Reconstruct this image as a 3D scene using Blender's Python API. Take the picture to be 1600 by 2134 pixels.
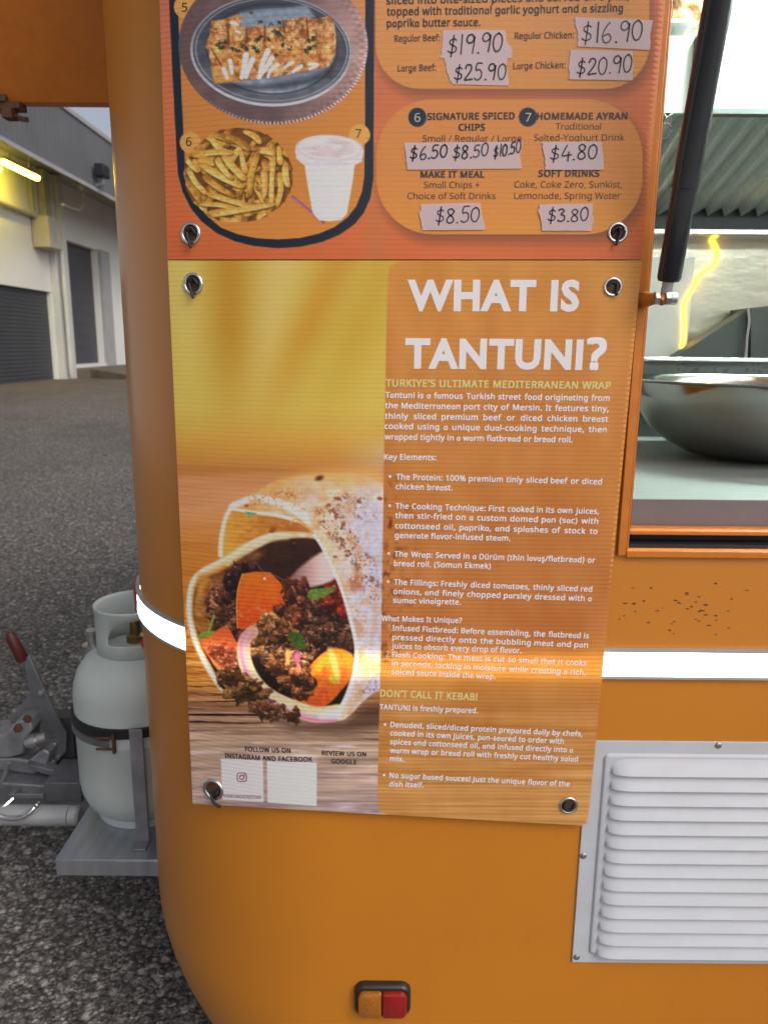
import bpy, bmesh, math, random, os
import numpy as np
from mathutils import Vector, Matrix
random.seed(7)
for o in list(bpy.data.objects): bpy.data.objects.remove(o)
SC = bpy.context.scene
COL = SC.collection

# ------------------------------------------------------------------ camera
F_PX, CX, CY = 1573.0, 800.0, 1067.0          # focal length in photo pixels, image centre
PITCH, ROLL = math.radians(12.45), math.radians(0.5)
CAM = np.array([0.0, -1.02, 1.5])
_fw = np.array([0, math.cos(PITCH), -math.sin(PITCH)])
_r = np.array([1.0, 0, 0]); _u = np.cross(_r, _fw)
RV = _r*math.cos(ROLL) + _u*math.sin(ROLL)
UV = -_r*math.sin(ROLL) + _u*math.cos(ROLL)
cam = bpy.data.objects.new('camera', bpy.data.cameras.new('camera'))
COL.objects.link(cam)
M = Matrix.Identity(4)
for i in range(3):
    M[i][0], M[i][1], M[i][2], M[i][3] = RV[i], UV[i], -_fw[i], CAM[i]
cam.matrix_world = M
cd = cam.data
cd.sensor_fit = 'VERTICAL'; cd.sensor_height = 36; cd.lens = F_PX/2134*36
cd.clip_start = .02; cd.clip_end = 2000
cd.dof.use_dof = True; cd.dof.focus_distance = 1.05; cd.dof.aperture_fstop = 7.5
SC.camera = cam

# ------------------------------------------------------------------ world, sun, exposure
SUN_EL, SUN_AZ = math.radians(42), math.radians(138)     # azimuth clockwise from +Y: to the right, behind the camera
w = bpy.data.worlds.new('World'); SC.world = w; w.use_nodes = True
nt = w.node_tree; bg = nt.nodes['Background']
sky = nt.nodes.new('ShaderNodeTexSky'); sky.sky_type = 'NISHITA'; sky.sun_disc = False
sky.sun_elevation = SUN_EL; sky.sun_rotation = SUN_AZ
sky.air_density = .7; sky.dust_density = 5.0; sky.ozone_density = 1.0
hsv = nt.nodes.new('ShaderNodeHueSaturation'); hsv.inputs['Saturation'].default_value = .45     # thin overcast
nt.links.new(sky.outputs[0], hsv.inputs['Color']); nt.links.new(hsv.outputs[0], bg.inputs[0]); bg.inputs[1].default_value = 0.13
sl = bpy.data.lights.new('sun', 'SUN'); sl.energy = 0.5; sl.angle = math.radians(20); sl.color = (1, .93, .86)
so = bpy.data.objects.new('sun', sl); COL.objects.link(so)
sd = Vector((math.sin(SUN_AZ)*math.cos(SUN_EL), math.cos(SUN_AZ)*math.cos(SUN_EL), math.sin(SUN_EL)))
so.rotation_euler = sd.to_track_quat('Z', 'Y').to_euler(); so.location = sd*20
SC.view_settings.view_transform = 'Standard'; SC.view_settings.look = 'None'
SC.view_settings.gamma = 1; SC.view_settings.exposure = 0.25

# ------------------------------------------------------------------ helpers
def ray(x, y): return (x-CX)/F_PX*RV - (y-CY)/F_PX*UV + _fw
def atY(x, y, Y): d = ray(x, y); return CAM + d*((Y-CAM[1])/d[1])
def atX(x, y, X): d = ray(x, y); return CAM + d*((X-CAM[0])/d[0])
def atZ(x, y, Z): d = ray(x, y); return CAM + d*((Z-CAM[2])/d[2])
def proj(P):
    d = np.asarray(P, float)-CAM; z = d@_fw
    return CX+F_PX*(d@RV)/z, CY-F_PX*(d@UV)/z

def put(o, name=None, label=None, cat=None, group=None, kind=None, parent=None):
    if name: o.name = name
    if label: o['label'] = label
    if cat: o['category'] = cat
    if group: o['group'] = group
    if kind: o['kind'] = kind
    if parent is not None:
        o.parent = parent
        o.matrix_parent_inverse = Matrix.Translation(-wloc(parent))
    return o
_W = {}
def wloc(o): return _W.get(o.name, Vector((0, 0, 0)))
def empty(name, loc, label, cat, group=None):
    o = bpy.data.objects.new(name, None); COL.objects.link(o); o.location = loc
    o.empty_display_size = .05
    _W[o.name] = Vector(loc)
    return put(o, None, label, cat, group)

class MB:
    def __init__(s): s.v = []; s.f = []; s.sm = []
    def add(s, vs, fs, smooth=False):
        n = len(s.v); s.v += [tuple(map(float, p)) for p in vs]
        for f in fs: s.f.append([i+n for i in f]); s.sm.append(smooth)
        return s
    def box(s, lo, hi):
        x0, y0, z0 = lo; x1, y1, z1 = hi
        return s.add([(x0,y0,z0),(x1,y0,z0),(x1,y1,z0),(x0,y1,z0),(x0,y0,z1),(x1,y0,z1),(x1,y1,z1),(x0,y1,z1)],
              [(0,3,2,1),(4,5,6,7),(0,1,5,4),(1,2,6,5),(2,3,7,6),(3,0,4,7)])
    def prism(s, pts, vec):
        """closed polygon pts (3d) extruded by vec"""
        n = len(pts); pts = [np.array(p, float) for p in pts]; vec = np.array(vec, float)
        vs = pts+[p+vec for p in pts]
        nrm = sum(np.cross(pts[i], pts[(i+1) % n]) for i in range(n))
        flip = np.dot(nrm, vec) > 0
        a = list(range(n)); b = [i+n for i in a]
        fs = [a[::-1] if flip else a, b if flip else b[::-1]]
        for i in range(n):
            j = (i+1) % n
            q = [i, j, j+n, i+n]; fs.append(q if flip else q[::-1])
        return s.add(vs, fs)
    def tube(s, path, r, n=12, caps=True, smooth=True, flat=1.0):
        P = [np.array(p, float) for p in path]; rs = r if hasattr(r, '__len__') else [r]*len(P)
        t0 = P[1]-P[0]; t0 /= np.linalg.norm(t0)
        a = np.cross(t0, [0, 0, 1.0])
        if np.linalg.norm(a) < 1e-3: a = np.cross(t0, [1.0, 0, 0])
        a /= np.linalg.norm(a); vs = []
        for i, p in enumerate(P):
            t = P[min(i+1, len(P)-1)]-P[max(i-1, 0)]; t /= max(np.linalg.norm(t), 1e-9)
            a = a-t*(a@t); a /= np.linalg.norm(a); b = np.cross(t, a)
            for k in range(n):
                an = 2*math.pi*k/n
                vs.append(p+rs[i]*(math.cos(an)*a+flat*math.sin(an)*b))
        fs = []
        for i in range(len(P)-1):
            for k in range(n):
                k2 = (k+1) % n
                fs.append((i*n+k, i*n+k2, (i+1)*n+k2, (i+1)*n+k))
        s.add(vs, fs, smooth)
        if caps:
            s.add(vs[:n], [list(range(n))[::-1]]); s.add(vs[-n:], [list(range(n))])
        return s
    def lathe(s, c, prof, n=48, axis='Z', a0=0, a1=2*math.pi):
        full = abs(a1-a0-2*math.pi) < 1e-6; m = n if full else n+1
        vs = []
        for (r, h) in prof:
            for k in range(m):
                an = a0+(a1-a0)*k/n
                x, y = r*math.cos(an), r*math.sin(an)
                vs.append({'Z': (c[0]+x, c[1]+y, c[2]+h), 'Y': (c[0]+x, c[1]+h, c[2]-y), 'X': (c[0]+h, c[1]+x, c[2]+y)}[axis])
        fs = []
        for i in range(len(prof)-1):
            for k in range(n):
                k2 = (k+1) % m
                fs.append((i*m+k, i*m+k2, (i+1)*m+k2, (i+1)*m+k))
        return s.add(vs, fs, True)
    def grid(s, rows, smooth=True, skip=None):
        """rows: list of equally long lists of points"""
        n = len(rows[0]); vs = [p for r in rows for p in r]; fs = []
        for i in range(len(rows)-1):
            for k in range(n-1):
                if skip and skip(i, k): continue
                fs.append((i*n+k, i*n+k+1, (i+1)*n+k+1, (i+1)*n+k))
        return s.add(vs, fs, smooth)
    def build(s, name, mat, parent=None, bevel=0, angle=35, seg=2, solid=0, **kw):
        me = bpy.data.meshes.new(name); me.from_pydata(s.v, [], s.f); me.update()
        if angle is not None:
            me.polygons.foreach_set('use_smooth', [True]*len(me.polygons))
            bm = bmesh.new(); bm.from_mesh(me); bmesh.ops.remove_doubles(bm, verts=bm.verts, dist=1e-6)
            bm.normal_update(); bm.to_mesh(me); bm.free()
            me.set_sharp_from_angle(angle=math.radians(angle))
        me.materials.append(mat)
        o = bpy.data.objects.new(name, me); COL.objects.link(o)
        if solid:
            m = o.modifiers.new('solid', 'SOLIDIFY'); m.thickness = solid; m.offset = 0
        if bevel:
            m = o.modifiers.new('bevel', 'BEVEL'); m.width = bevel; m.segments = seg; m.limit_method = 'ANGLE'
            m.angle_limit = math.radians(40); m.harden_normals = False
        return put(o, None, parent=parent, **kw)

def cat_rom(pts, n=6, closed=False):
    P = [np.array(p, float) for p in pts]; L = len(P); out = []
    rng = range(L) if closed else range(L-1)
    for i in rng:
        if closed: p0, p1, p2, p3 = P[i-1], P[i], P[(i+1) % L], P[(i+2) % L]
        else: p0, p1, p2, p3 = P[max(i-1, 0)], P[i], P[i+1], P[min(i+2, L-1)]
        for k in range(n):
            t = k/n
            out.append(.5*((2*p1)+(-p0+p2)*t+(2*p0-5*p1+4*p2-p3)*t*t+(-p0+3*p1-3*p2+p3)*t**3))
    if not closed: out.append(P[-1])
    return out

def lin(c): return tuple(((x/255)/12.92 if x/255 <= .04045 else ((x/255+.055)/1.055)**2.4) for x in c)

# ------------------------------------------------------------------ materials
class Nt:
    def __init__(s, name):
        s.m = bpy.data.materials.new(name); s.m.use_nodes = True
        s.t = s.m.node_tree; s.p = s.t.nodes['Principled BSDF']; s.out = s.t.nodes['Material Output']
    def n(s, typ, **kw):
        nd = s.t.nodes.new(typ)
        for k, v in kw.items():
            if k.startswith('i_'):
                nd.inputs[int(k[2:]) if k[2:].isdigit() else k[2:]].default_value = v
            else: setattr(nd, k, v)
        return nd
    def l(s, a, b): s.t.links.new(a, b)
    def co(s, scale=(1, 1, 1)):
        tc = s.n('ShaderNodeTexCoord'); mp = s.n('ShaderNodeMapping'); mp.inputs['Scale'].default_value = scale
        s.l(tc.outputs['Object'], mp.inputs[0]); return mp.outputs[0]
    def noise(s, vec, scale, detail=4, rough=.6):
        nd = s.n('ShaderNodeTexNoise'); nd.inputs['Scale'].default_value = scale
        nd.inputs['Detail'].default_value = detail; nd.inputs['Roughness'].default_value = rough
        s.l(vec, nd.inputs['Vector']); return nd.outputs[0]
    def ramp(s, fac, stops):
        r = s.n('ShaderNodeValToRGB'); e = r.color_ramp.elements
        while len(e) < len(stops): e.new(.5)
        for el, (p, c) in zip(e, stops):
            el.position = p; el.color = (*c, 1) if len(c) == 3 else c
        s.l(fac, r.inputs[0]); return r.outputs[0]
    def bump(s, h, strength=.2, dist=.002):
        b = s.n('ShaderNodeBump'); b.inputs['Strength'].default_value = strength; b.inputs['Distance'].default_value = dist
        s.l(h, b.inputs['Height']); s.l(b.outputs[0], s.p.inputs['Normal']); return b
    def set(s, **kw):
        for k, v in kw.items(): s.p.inputs[k.replace('_', ' ')].default_value = v
        return s

def mat(name, c, rough=.5, metal=0, var=.12, scale=(1, 1, 1), ns=8, bump=0, bscale=60, coat=0, coat_rough=.2, bdist=.001, rvar=0.0, spec=.5):
    m = Nt(name); v = m.co(scale)
    a = m.noise(v, ns, 5)
    lo = tuple(max(0, x*(1-var)) for x in c); hi = tuple(min(1, x*(1+var)) for x in c)
    m.l(m.ramp(a, [(.3, lo), (.7, hi)]), m.p.inputs['Base Color'])
    m.set(Roughness=rough, Metallic=metal, Coat_Weight=coat, Coat_Roughness=coat_rough)
    m.p.inputs['Specular IOR Level'].default_value = spec
    if rvar:
        b = m.noise(v, ns*3, 5)
        m.l(m.ramp(b, [(.3, (rough-rvar,)*3), (.7, (rough+rvar,)*3)]), m.p.inputs['Roughness'])
    if bump: m.bump(m.noise(v, bscale, 3), bump, bdist)
    return m.m

def emit(name, c, s):
    m = Nt(name); m.set(Base_Color=(*c, 1), Emission_Color=(*c, 1), Emission_Strength=s, Roughness=.4)
    return m.m

ORANGE = (.50, .175, .010)
m_body = mat('orange_paint', ORANGE, .34, 0, .05, ns=2.5, bump=.03, bscale=220, coat=.35, coat_rough=.28, bdist=.0006)
def speckled_body():
    # orange paint of the body plus the dark chips in the paint right under the serving hatch
    m = Nt('orange_body_paint'); v = m.co()
    base = m.ramp(m.noise(v, 2.5, 5), [(.3, tuple(x*.95 for x in ORANGE)), (.7, tuple(x*1.05 for x in ORANGE))])
    m.set(Roughness=.36, Coat_Weight=.30, Coat_Roughness=.22)
    dirt = m.noise(m.co((1, 1, .5)), 9, 6, .7)
    mx = m.n('ShaderNodeMix', data_type='RGBA'); m.l(m.ramp(dirt, [(.55, (0, 0, 0)), (.85, (.22,)*3)]), mx.inputs[0])
    m.l(base, mx.inputs[6]); mx.inputs[7].default_value = (.30, .10, .02, 1)
    m.l(mx.outputs[2], m.p.inputs['Base Color'])
    m.bump(m.noise(v, 260, 3), .03, .0006)
    return m.m
m_body = speckled_body()
m_frame = mat('orange_frame_paint', (.50, .15, .012), .4, 0, .1, ns=30, bump=.1, bscale=120)
m_steel = mat('brushed_steel', (.42, .45, .43), .3, 1, .1, scale=(1, 1, 14), ns=9, bump=.12, bscale=60, rvar=.06)
m_bowl = mat('bowl_steel', (.30, .29, .27), .14, 1, .08, ns=6, rvar=.05, bump=.04, bscale=20)
m_counter = mat('counter_steel', (.40, .44, .43), .36, .6, .12, scale=(3, 40, 3), ns=6, bump=.2, bscale=30, rvar=.08)
m_cface = mat('counter_face', (.20, .175, .18), .45, .6, .06, ns=20)
m_silicone = mat('silicone_bead', (.42, .40, .42), .5, 0, .15, ns=60, bump=.6, bscale=90, bdist=.003)
m_splash = mat('splashback_steel', (.56, .55, .46), .36, .5, .1, scale=(2, 1, 5), ns=5, bump=.25, bscale=7, bdist=.006, rvar=.08)
m_hood_unused = mat('hood_steel', (.60, .63, .62), .35, .9, .06, ns=10)
m_baffle = mat('baffle_steel', (.52, .58, .57), .30, .55, .1, scale=(1, 6, 1), ns=12)
m_dark = mat('dark_slot', (.012, .012, .018), .6, 0, .2)
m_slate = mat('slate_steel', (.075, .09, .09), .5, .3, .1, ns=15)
m_whitewall = mat('white_lining', (.78, .82, .80), .45, 0, .04)
m_black = mat('black_rubber', (.007, .007, .008), .6, 0, .2, ns=30)
m_strut = mat('black_strut_enamel', (.008, .010, .014), .28, 0, .15, ns=20, coat=.3)
m_zinc = mat('zinc', (.42, .42, .42), .4, .9, .25, ns=40, bump=.1)
m_galv = mat('galvanised_steel', (.27, .275, .30), .5, .7, .28, ns=18, bump=.2, bscale=70)
m_grey = mat('grey_steel_paint', (.14, .145, .16), .5, .4, .2, ns=22, bump=.15)
m_darkgrey = mat('dark_grey_paint', (.045, .045, .05), .55, .2, .25, ns=30)
m_alu = mat('tray_aluminium', (.42, .44, .48), .42, .85, .14, scale=(6, 1, 1), ns=9, bump=.1, bscale=60)
m_gas = mat('gas_bottle_enamel', (.42, .465, .455), .48, 0, .07, ns=9, bump=.08, bscale=50, coat=.1)
m_red = mat('red_grip', (.075, .007, .008), .45, 0, .2, ns=30)
m_redknob = mat('red_knob', (.35, .02, .02), .4, 0, .2, ns=30)
m_rust = mat('rusty_buckle', (.10, .045, .025), .7, .3, .4, ns=60)
m_vent = mat('vent_enamel', (.46, .475, .51), .45, 0, .05, scale=(1, 1, 3), ns=14, bump=.05, bscale=90)
m_rivet = mat('rivet_metal', (.35, .33, .31), .45, .9, .3, ns=300)
m_chrome = mat('nickel', (.66, .65, .63), .16, 1, .1, ns=60)
m_lampshell = mat('lamp_shell', (.02, .014, .012), .4, 0, .2, ns=60)
m_strip_frame = mat('strip_channel', (.45, .48, .48), .4, .5, .05)
m_glow = emit('led_strip', (.88, 1.0, 1.0), 7.5)
m_yellow_reflection = emit('yellow_reflection', (1.0, .56, .02), 9)  # emission standing in for the yellow reflection in the steel wall
m_lamp = emit('kitchen_lamp', (.84, 1.0, .92), 230)
m_fill_lamp = emit('kitchen_fill_lamp', (.86, 1.0, .92), 42)  # emission of the added fill lamp in the kitchen
m_tube = emit('fluorescent_tube', (1.0, .78, .06), 26)
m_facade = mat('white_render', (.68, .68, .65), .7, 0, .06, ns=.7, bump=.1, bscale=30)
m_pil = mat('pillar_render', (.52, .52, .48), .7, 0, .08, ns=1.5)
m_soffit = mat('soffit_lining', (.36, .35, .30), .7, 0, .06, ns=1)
m_trimw = mat('grey_trim', (.34, .34, .34), .6, 0, .08, ns=3)
m_box = mat('cream_box', (.42, .38, .28), .5, 0, .1, ns=6)

def lens(name, c):
    m = Nt(name); v = m.co()
    wv = m.n('ShaderNodeTexVoronoi'); wv.inputs['Scale'].default_value = 260; m.l(v, wv.inputs['Vector'])
    m.l(m.ramp(wv.outputs[0], [(0, c), (1, tuple(x*.6 for x in c))]), m.p.inputs['Base Color'])
    m.set(Roughness=.12, Coat_Weight=.6, Coat_Roughness=.05); m.bump(wv.outputs[0], .3, .001); return m.m
m_amber = lens('amber_lens', (.42, .14, .008)); m_redl = lens('red_lens', (.33, .008, .008))

def corr(name, c, axis, period, rough=.5, metal=.3, depth=.02, var=.1):
    m = Nt(name); v = m.co()
    wv = m.n('ShaderNodeTexWave', wave_type='BANDS', bands_direction=axis, wave_profile='SIN')
    wv.inputs['Scale'].default_value = .314159/period; m.l(v, wv.inputs['Vector'])
    nz = m.noise(v, 1.2, 4)
    m.l(m.ramp(nz, [(.3, tuple(x*(1-var) for x in c)), (.7, tuple(x*(1+var) for x in c))]), m.p.inputs['Base Color'])
    m.set(Roughness=rough, Metallic=metal); m.bump(wv.outputs[1], .35, depth); return m.m
m_fascia = corr('fascia_sheet', (.125, .127, .138), 'Y', .22, .6, 0, .02)
m_roller = corr('roller_sheet', (.042, .045, .053), 'Z', .09, .55, .1, .02)
m_shutter = corr('panel_door_sheet', (.062, .062, .070), 'Z', .32, .55, .1, .015)

def asphalt():
    m = Nt('asphalt'); v = m.co()
    def stones(scale, lo, hi):
        vo = m.n('ShaderNodeTexVoronoi'); vo.inputs['Scale'].default_value = scale
        wob = m.n('ShaderNodeMix', data_type='VECTOR'); wob.inputs[0].default_value = .012
        nz = m.n('ShaderNodeTexNoise'); nz.inputs['Scale'].default_value = scale*1.5; m.l(v, nz.inputs['Vector'])
        m.l(v, wob.inputs[4]); m.l(nz.outputs['Color'], wob.inputs[5]); m.l(wob.outputs[1], vo.inputs['Vector'])
        bw = m.n('ShaderNodeSeparateColor'); m.l(vo.outputs['Color'], bw.inputs[0])
        c = m.ramp(bw.outputs[0], [(.05, lo), (.55, tuple((a+b)/2.6 for a, b in zip(lo, hi))), (1, hi)])
        gap = m.ramp(vo.outputs['Distance'], [(.34, (1, 1, 1)), (.66, (.26, .25, .24))])
        mm = m.n('ShaderNodeMix', data_type='RGBA', blend_type='MULTIPLY'); mm.inputs[0].default_value = 1
        m.l(c, mm.inputs[6]); m.l(gap, mm.inputs[7]); return mm.outputs[2], gap
    n2 = m.noise(v, .55, 4); n1 = m.noise(v, 22, 5, .7)
    sA, gA = stones(46, (.085, .081, .079), (.38, .365, .355)); sB, gB = stones(88, (.075, .071, .069), (.31, .298, .29))
    pick = m.ramp(n1, [(.46, (0, 0, 0)), (.56, (1, 1, 1))])
    ms_ = m.n('ShaderNodeMix', data_type='RGBA'); m.l(pick, ms_.inputs[0]); m.l(sB, ms_.inputs[6]); m.l(sA, ms_.inputs[7])
    pit = m.ramp(m.noise(v, 48, 3, .6), [(.60, (1, 1, 1)), (.68, (.22, .21, .21))])
    mp_ = m.n('ShaderNodeMix', data_type='RGBA', blend_type='MULTIPLY'); mp_.inputs[0].default_value = 1
    m.l(ms_.outputs[2], mp_.inputs[6]); m.l(pit, mp_.inputs[7]); stone = mp_.outputs[2]
    add = m.n('ShaderNodeMath', operation='ADD'); m.l(gA, add.inputs[0]); m.l(gB, add.inputs[1])
    big = m.ramp(n2, [(.32, (1.0, .96, .91)), (.52, (1.30, 1.25, 1.21)), (.68, (1.55, 1.50, 1.46))])
    mx = m.n('ShaderNodeMix', data_type='RGBA', blend_type='MULTIPLY'); mx.inputs[0].default_value = 1
    m.l(stone, mx.inputs[6]); m.l(big, mx.inputs[7])
    # worn brown strip in front of the warehouse
    sp = m.n('ShaderNodeSeparateXYZ'); m.l(v, sp.inputs[0])
    mr = m.n('ShaderNodeMapRange'); mr.inputs[1].default_value = 11; mr.inputs[2].default_value = 16; m.l(sp.outputs[1], mr.inputs[0])
    m2 = m.n('ShaderNodeMix', data_type='RGBA'); m.l(mr.outputs[0], m2.inputs[0]); m.l(mx.outputs[2], m2.inputs[6])
    m.l(m.ramp(m.noise(v, 2.2, 6, .7), [(.3, (.085, .068, .052)), (.7, (.16, .13, .10))]), m2.inputs[7])
    m.l(m2.outputs[2], m.p.inputs['Base Color']); m.set(Roughness=.85)
    hs = m.n('ShaderNodeMath', operation='MULTIPLY'); hs.inputs[1].default_value = 1; m.l(add.outputs[0], hs.inputs[0])
    m.bump(hs.outputs[0], .8, .006); return m.m
m_asphalt = asphalt()
m_ramp = mat('ramp_concrete', (.13, .105, .08), .85, 0, .3, ns=2.5, bump=.4, bscale=40)

# ------------------------------------------------------------------ ground
mb = MB()
ys = [-60, -8, -3, 0, 1.5, 3, 5, 8, 11, 13, 14.5, 16, 20, 40, 300]
def gz(y): return 0.0 if y < 2.5 else (.58*min(1, (y-2.5)/12.5))
xs_ = [-300, -40, -12, -8, -5, -3, -1.5, 0, 3, 10, 40, 300]
mb.grid([[(x, y, gz(y)) for x in xs_] for y in ys])
mb.build('ground', m_asphalt, kind='structure')

mb = MB(); mb.grid([[(-14, -13, .004), (16, -13, .004)], [(-14, -2.6, .004), (16, -2.6, .004)]])  # pale ground added behind the camera for the sheen on the body
mb.build('unseen_pavement', mat('unseen_pale_concrete', (.50, .47, .46), .8, 0, .1, ns=1.2), kind='structure')

# ------------------------------------------------------------------ warehouse
FX, SX = -8.4, -7.0
wh = empty('warehouse', (FX, 18, .58), 'white warehouse with grey sheet fascia and dark doors across the yard', 'building')
def part(mb, name, m, parent=wh, **kw): return mb.build(name, m, parent, **kw)
mb = MB(); T = .35
def wall_cells(mb, ycuts, zcuts, holes, x):
    for i in range(len(ycuts)-1):
        for k in range(len(zcuts)-1):
            if (i, k) in holes: continue
            mb.box((x-T, ycuts[i], zcuts[k]), (x, ycuts[i+1], zcuts[k+1]))
D1 = (9.0, 18.65, .3, 2.735); D2 = (19.45, 22.35, .91, 4.17)
mb.box((FX-T, -2, -.2), (FX, D1[0], 5.6)); mb.box((FX-T, D1[0], D1[3]), (FX, D1[1], 5.6)); mb.box((FX-T, D1[1], -.2), (FX, 19.0, 5.6))
part(mb, 'wall', m_facade)
mb = MB(); X2 = FX-.12
mb.box((X2-T, 19.0, D2[3]), (X2, D2[1], 5.6)); mb.box((X2-T, D2[1], -.2), (X2, 48, 5.6))
mb.box((X2-T, 19.0, -.2), (X2, D2[0], D2[3])); mb.box((X2-T, D2[0], -.2), (X2, D2[1], D2[2]))
part(mb, 'wall', m_facade)
mb = MB(); mb.box((FX-.16, D1[0]+.01, D1[2]), (FX-.10, D1[1]-.01, D1[3]-.01)); part(mb, 'roller_door', m_roller)
mb = MB(); mb.box((X2-.24, D2[0]+.01, D2[2]), (X2-.18, D2[1]-.01, D2[3]-.01)); part(mb, 'panel_door', m_shutter)
mb = MB(); mb.box((X2+.002, D2[1]+.02, D2[2]-.3), (X2+.10, D2[1]+.75, D2[3]+.02)); part(mb, 'door_post', m_trimw)
mb = MB(); mb.box((X2-.1, D2[0]+.01, D2[2]-.10), (X2+.06, D2[1]-.01, D2[2])); part(mb, 'door_sill', m_facade)
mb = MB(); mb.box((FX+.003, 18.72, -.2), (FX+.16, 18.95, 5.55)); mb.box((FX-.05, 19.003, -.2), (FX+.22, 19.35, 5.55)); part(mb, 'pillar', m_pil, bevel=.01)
mb = MB(); mb.tube([(FX+.28, 18.82, .7), (FX+.28, 18.82, 4.2)], .05, 10); part(mb, 'downpipe', m_pil)
# fascia, soffit, roof
mb = MB(); mb.box((SX-.06, -2, 5.14), (SX, 48, 6.43)); fa = part(mb, 'fascia', m_fascia)
mb = MB(); mb.box((SX-.10, -2, 6.431), (SX+.04, 48, 6.53)); mb.box((SX-.01, -2, 5.06), (SX+.03, 48, 5.14)); part(mb, 'flashing', m_trimw)
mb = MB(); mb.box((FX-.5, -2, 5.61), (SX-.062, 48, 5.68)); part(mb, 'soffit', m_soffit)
mb = MB(); mb.box((FX-14, -2, 6.3), (SX-.11, 48, 6.42)); part(mb, 'roof', m_trimw)
# lights under the canopy
def tubelamp(y0, y1, x, z):
    m_ = MB(); m_.box((x-.07, y0-.05, z+.025), (x+.07, y1+.05, z+.09)); h = part(m_, 'fluorescent_lamp', m_box)
    t_ = MB(); t_.tube([(x, y0, z), (x, y1, z)], .06, 12); t_.build('tube', m_tube, h)
tubelamp(15.3, 16.85, -7.72, 5.05)
tubelamp(14.4, 15.9, -8.1, 5.02)
for yy in (15.6, 16.5):
    mb = MB(); mb.tube([(-7.72, yy, 5.14), (-7.72, yy, 5.61)], .012, 6); part(mb, 'hanger_rod', m_zinc)
# yellow lit pipe, posts, box, floodlight, camera arm
mb = MB(); mb.tube([(FX+.12, 9, 4.43), (FX+.12, 18.2, 4.43)], .07, 10); part(mb, 'conduit_pipe', m_box)
mb = MB(); mb.box((FX+.02, 17.85, 4.35), (FX+.09, 17.97, 5.55)); mb.box((FX+.02, 18.35, 4.1), (FX+.18, 18.6, 5.55)); part(mb, 'conduit_post', m_box)
b = MB(); b.box((FX+.02, 17.85, 3.72), (FX+.42, 18.62, 4.42)); bx = part(b, 'meter_box', m_box, bevel=.01)
b = MB(); b.box((FX+.423, 18.0, 3.86), (FX+.43, 18.25, 4.3)); b.build('cover', m_trimw, bx)
p = atX(197, 357, SX)
b = MB(); b.box((SX+.08, p[1]-.22, p[2]-.14), (SX+.30, p[1]+.22, p[2]+.14)); fl = part(b, 'floodlight', m_black, bevel=.02)
b = MB(); b.tube([(SX+.02, p[1], 5.2), (SX+.2, p[1], 5.25), (SX+.2, p[1], p[2])], .025, 8); b.build('bracket', m_trimw, fl)
q = atX(172, 388, -7.6)
b = MB(); b.tube(cat_rom([(-7.6, q[1]-1.3, q[2]-.65), (-7.6, q[1]-.3, q[2]-.6), (-7.6, q[1]+.05, q[2]-.3), (-7.6, q[1], q[2])], 6), .03, 8)
gn = part(b, 'swan_neck_light', m_box); b = MB(); b.lathe((-7.6, q[1], q[2]), [(.0, .16), (.12, .12), (.17, 0), (.12, -.1), (.0, -.14)], 16); b.build('lamp_globe', m_soffit, gn)
# ramp up to the panel door
mb = MB(); mb.prism([(X2+.07, 19.4, .4), (X2+.07, 26, .4), (X2+.07, 26, .82), (X2+.07, 19.4, .82)], (.6, 0, 0))
mb.add([(X2+.67, 19.4, .82), (X2+.67, 26, .82), (X2+3.4, 27, .57), (X2+3.4, 17.8, .57), (X2+.67, 19.4, .4), (X2+.67, 26, .4)],
       [(0, 3, 2, 1), (0, 4, 3), (1, 2, 5)])
mb.build('ramp', m_ramp, kind='structure', angle=None)

# ------------------------------------------------------------------ food trailer shell
TR = empty('food_trailer', (-.05, .4, 0), 'orange rounded food trailer with a glowing white strip and open serving hatch', 'food trailer')
RC, XS0, RB, ZB = .39, -.064, .39, .47
XW0, XW1, ZW0, ZW1 = .337, 2.35, 1.222, 2.33
XR, ZTOP, ZBOT = 2.9, 2.55, .12
YB = 1.98
def shift(z):
    if z >= ZB: return 0.0
    s = min(1, (ZB-z)/RB); return RB*(1-math.sqrt(max(0, 1-s*s)))
def outline(z, off=0.0, xa=None, fine=24):
    sx = XS0+shift(z); pts = []
    for k in range(fine+1):
        a = math.pi/2*(1-k/fine)
        pts.append((sx-(RC+off)*math.sin(a), RC-(RC+off)*math.cos(a), z))
    return pts        # from the front wall (-X side) round to the flat side wall
zs = [ZBOT, .16, .2, .24, .28, .32, .36, .40, .44, ZB, .8, ZW0, ZW1, ZTOP]
rows = []
for z in zs:
    r = [(XS0+shift(z)-RC, YB, z)] + outline(z) + [(XW0, 0, z), (XW1, 0, z), (XR, 0, z)]
    rows.append(r)
nb = len(rows[0]); iw = zs.index(ZW0)
mb = MB(); mb.grid(rows, skip=lambda i, k: (i == iw and k == nb-3))
# roof, floor, rear
top = rows[-1]; bot = rows[0]
mb.add(top+[(XR, YB, ZTOP)], [list(range(nb+1))]); mb.add(bot+[(XR, YB, ZBOT)], [list(range(nb+1))[::-1]])
mb.add([(XR, 0, ZBOT), (XR, YB, ZBOT), (XR, YB, ZTOP), (XR, 0, ZTOP), (rows[-1][0]), (rows[0][0])], [(0, 1, 2, 3)])
back = [r[0] for r in rows]; mb.add(back+[(XR, YB, ZTOP), (XR, YB, ZBOT)], [list(range(len(back)+2))])
body = mb.build('body', m_body, TR, angle=30)
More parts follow.
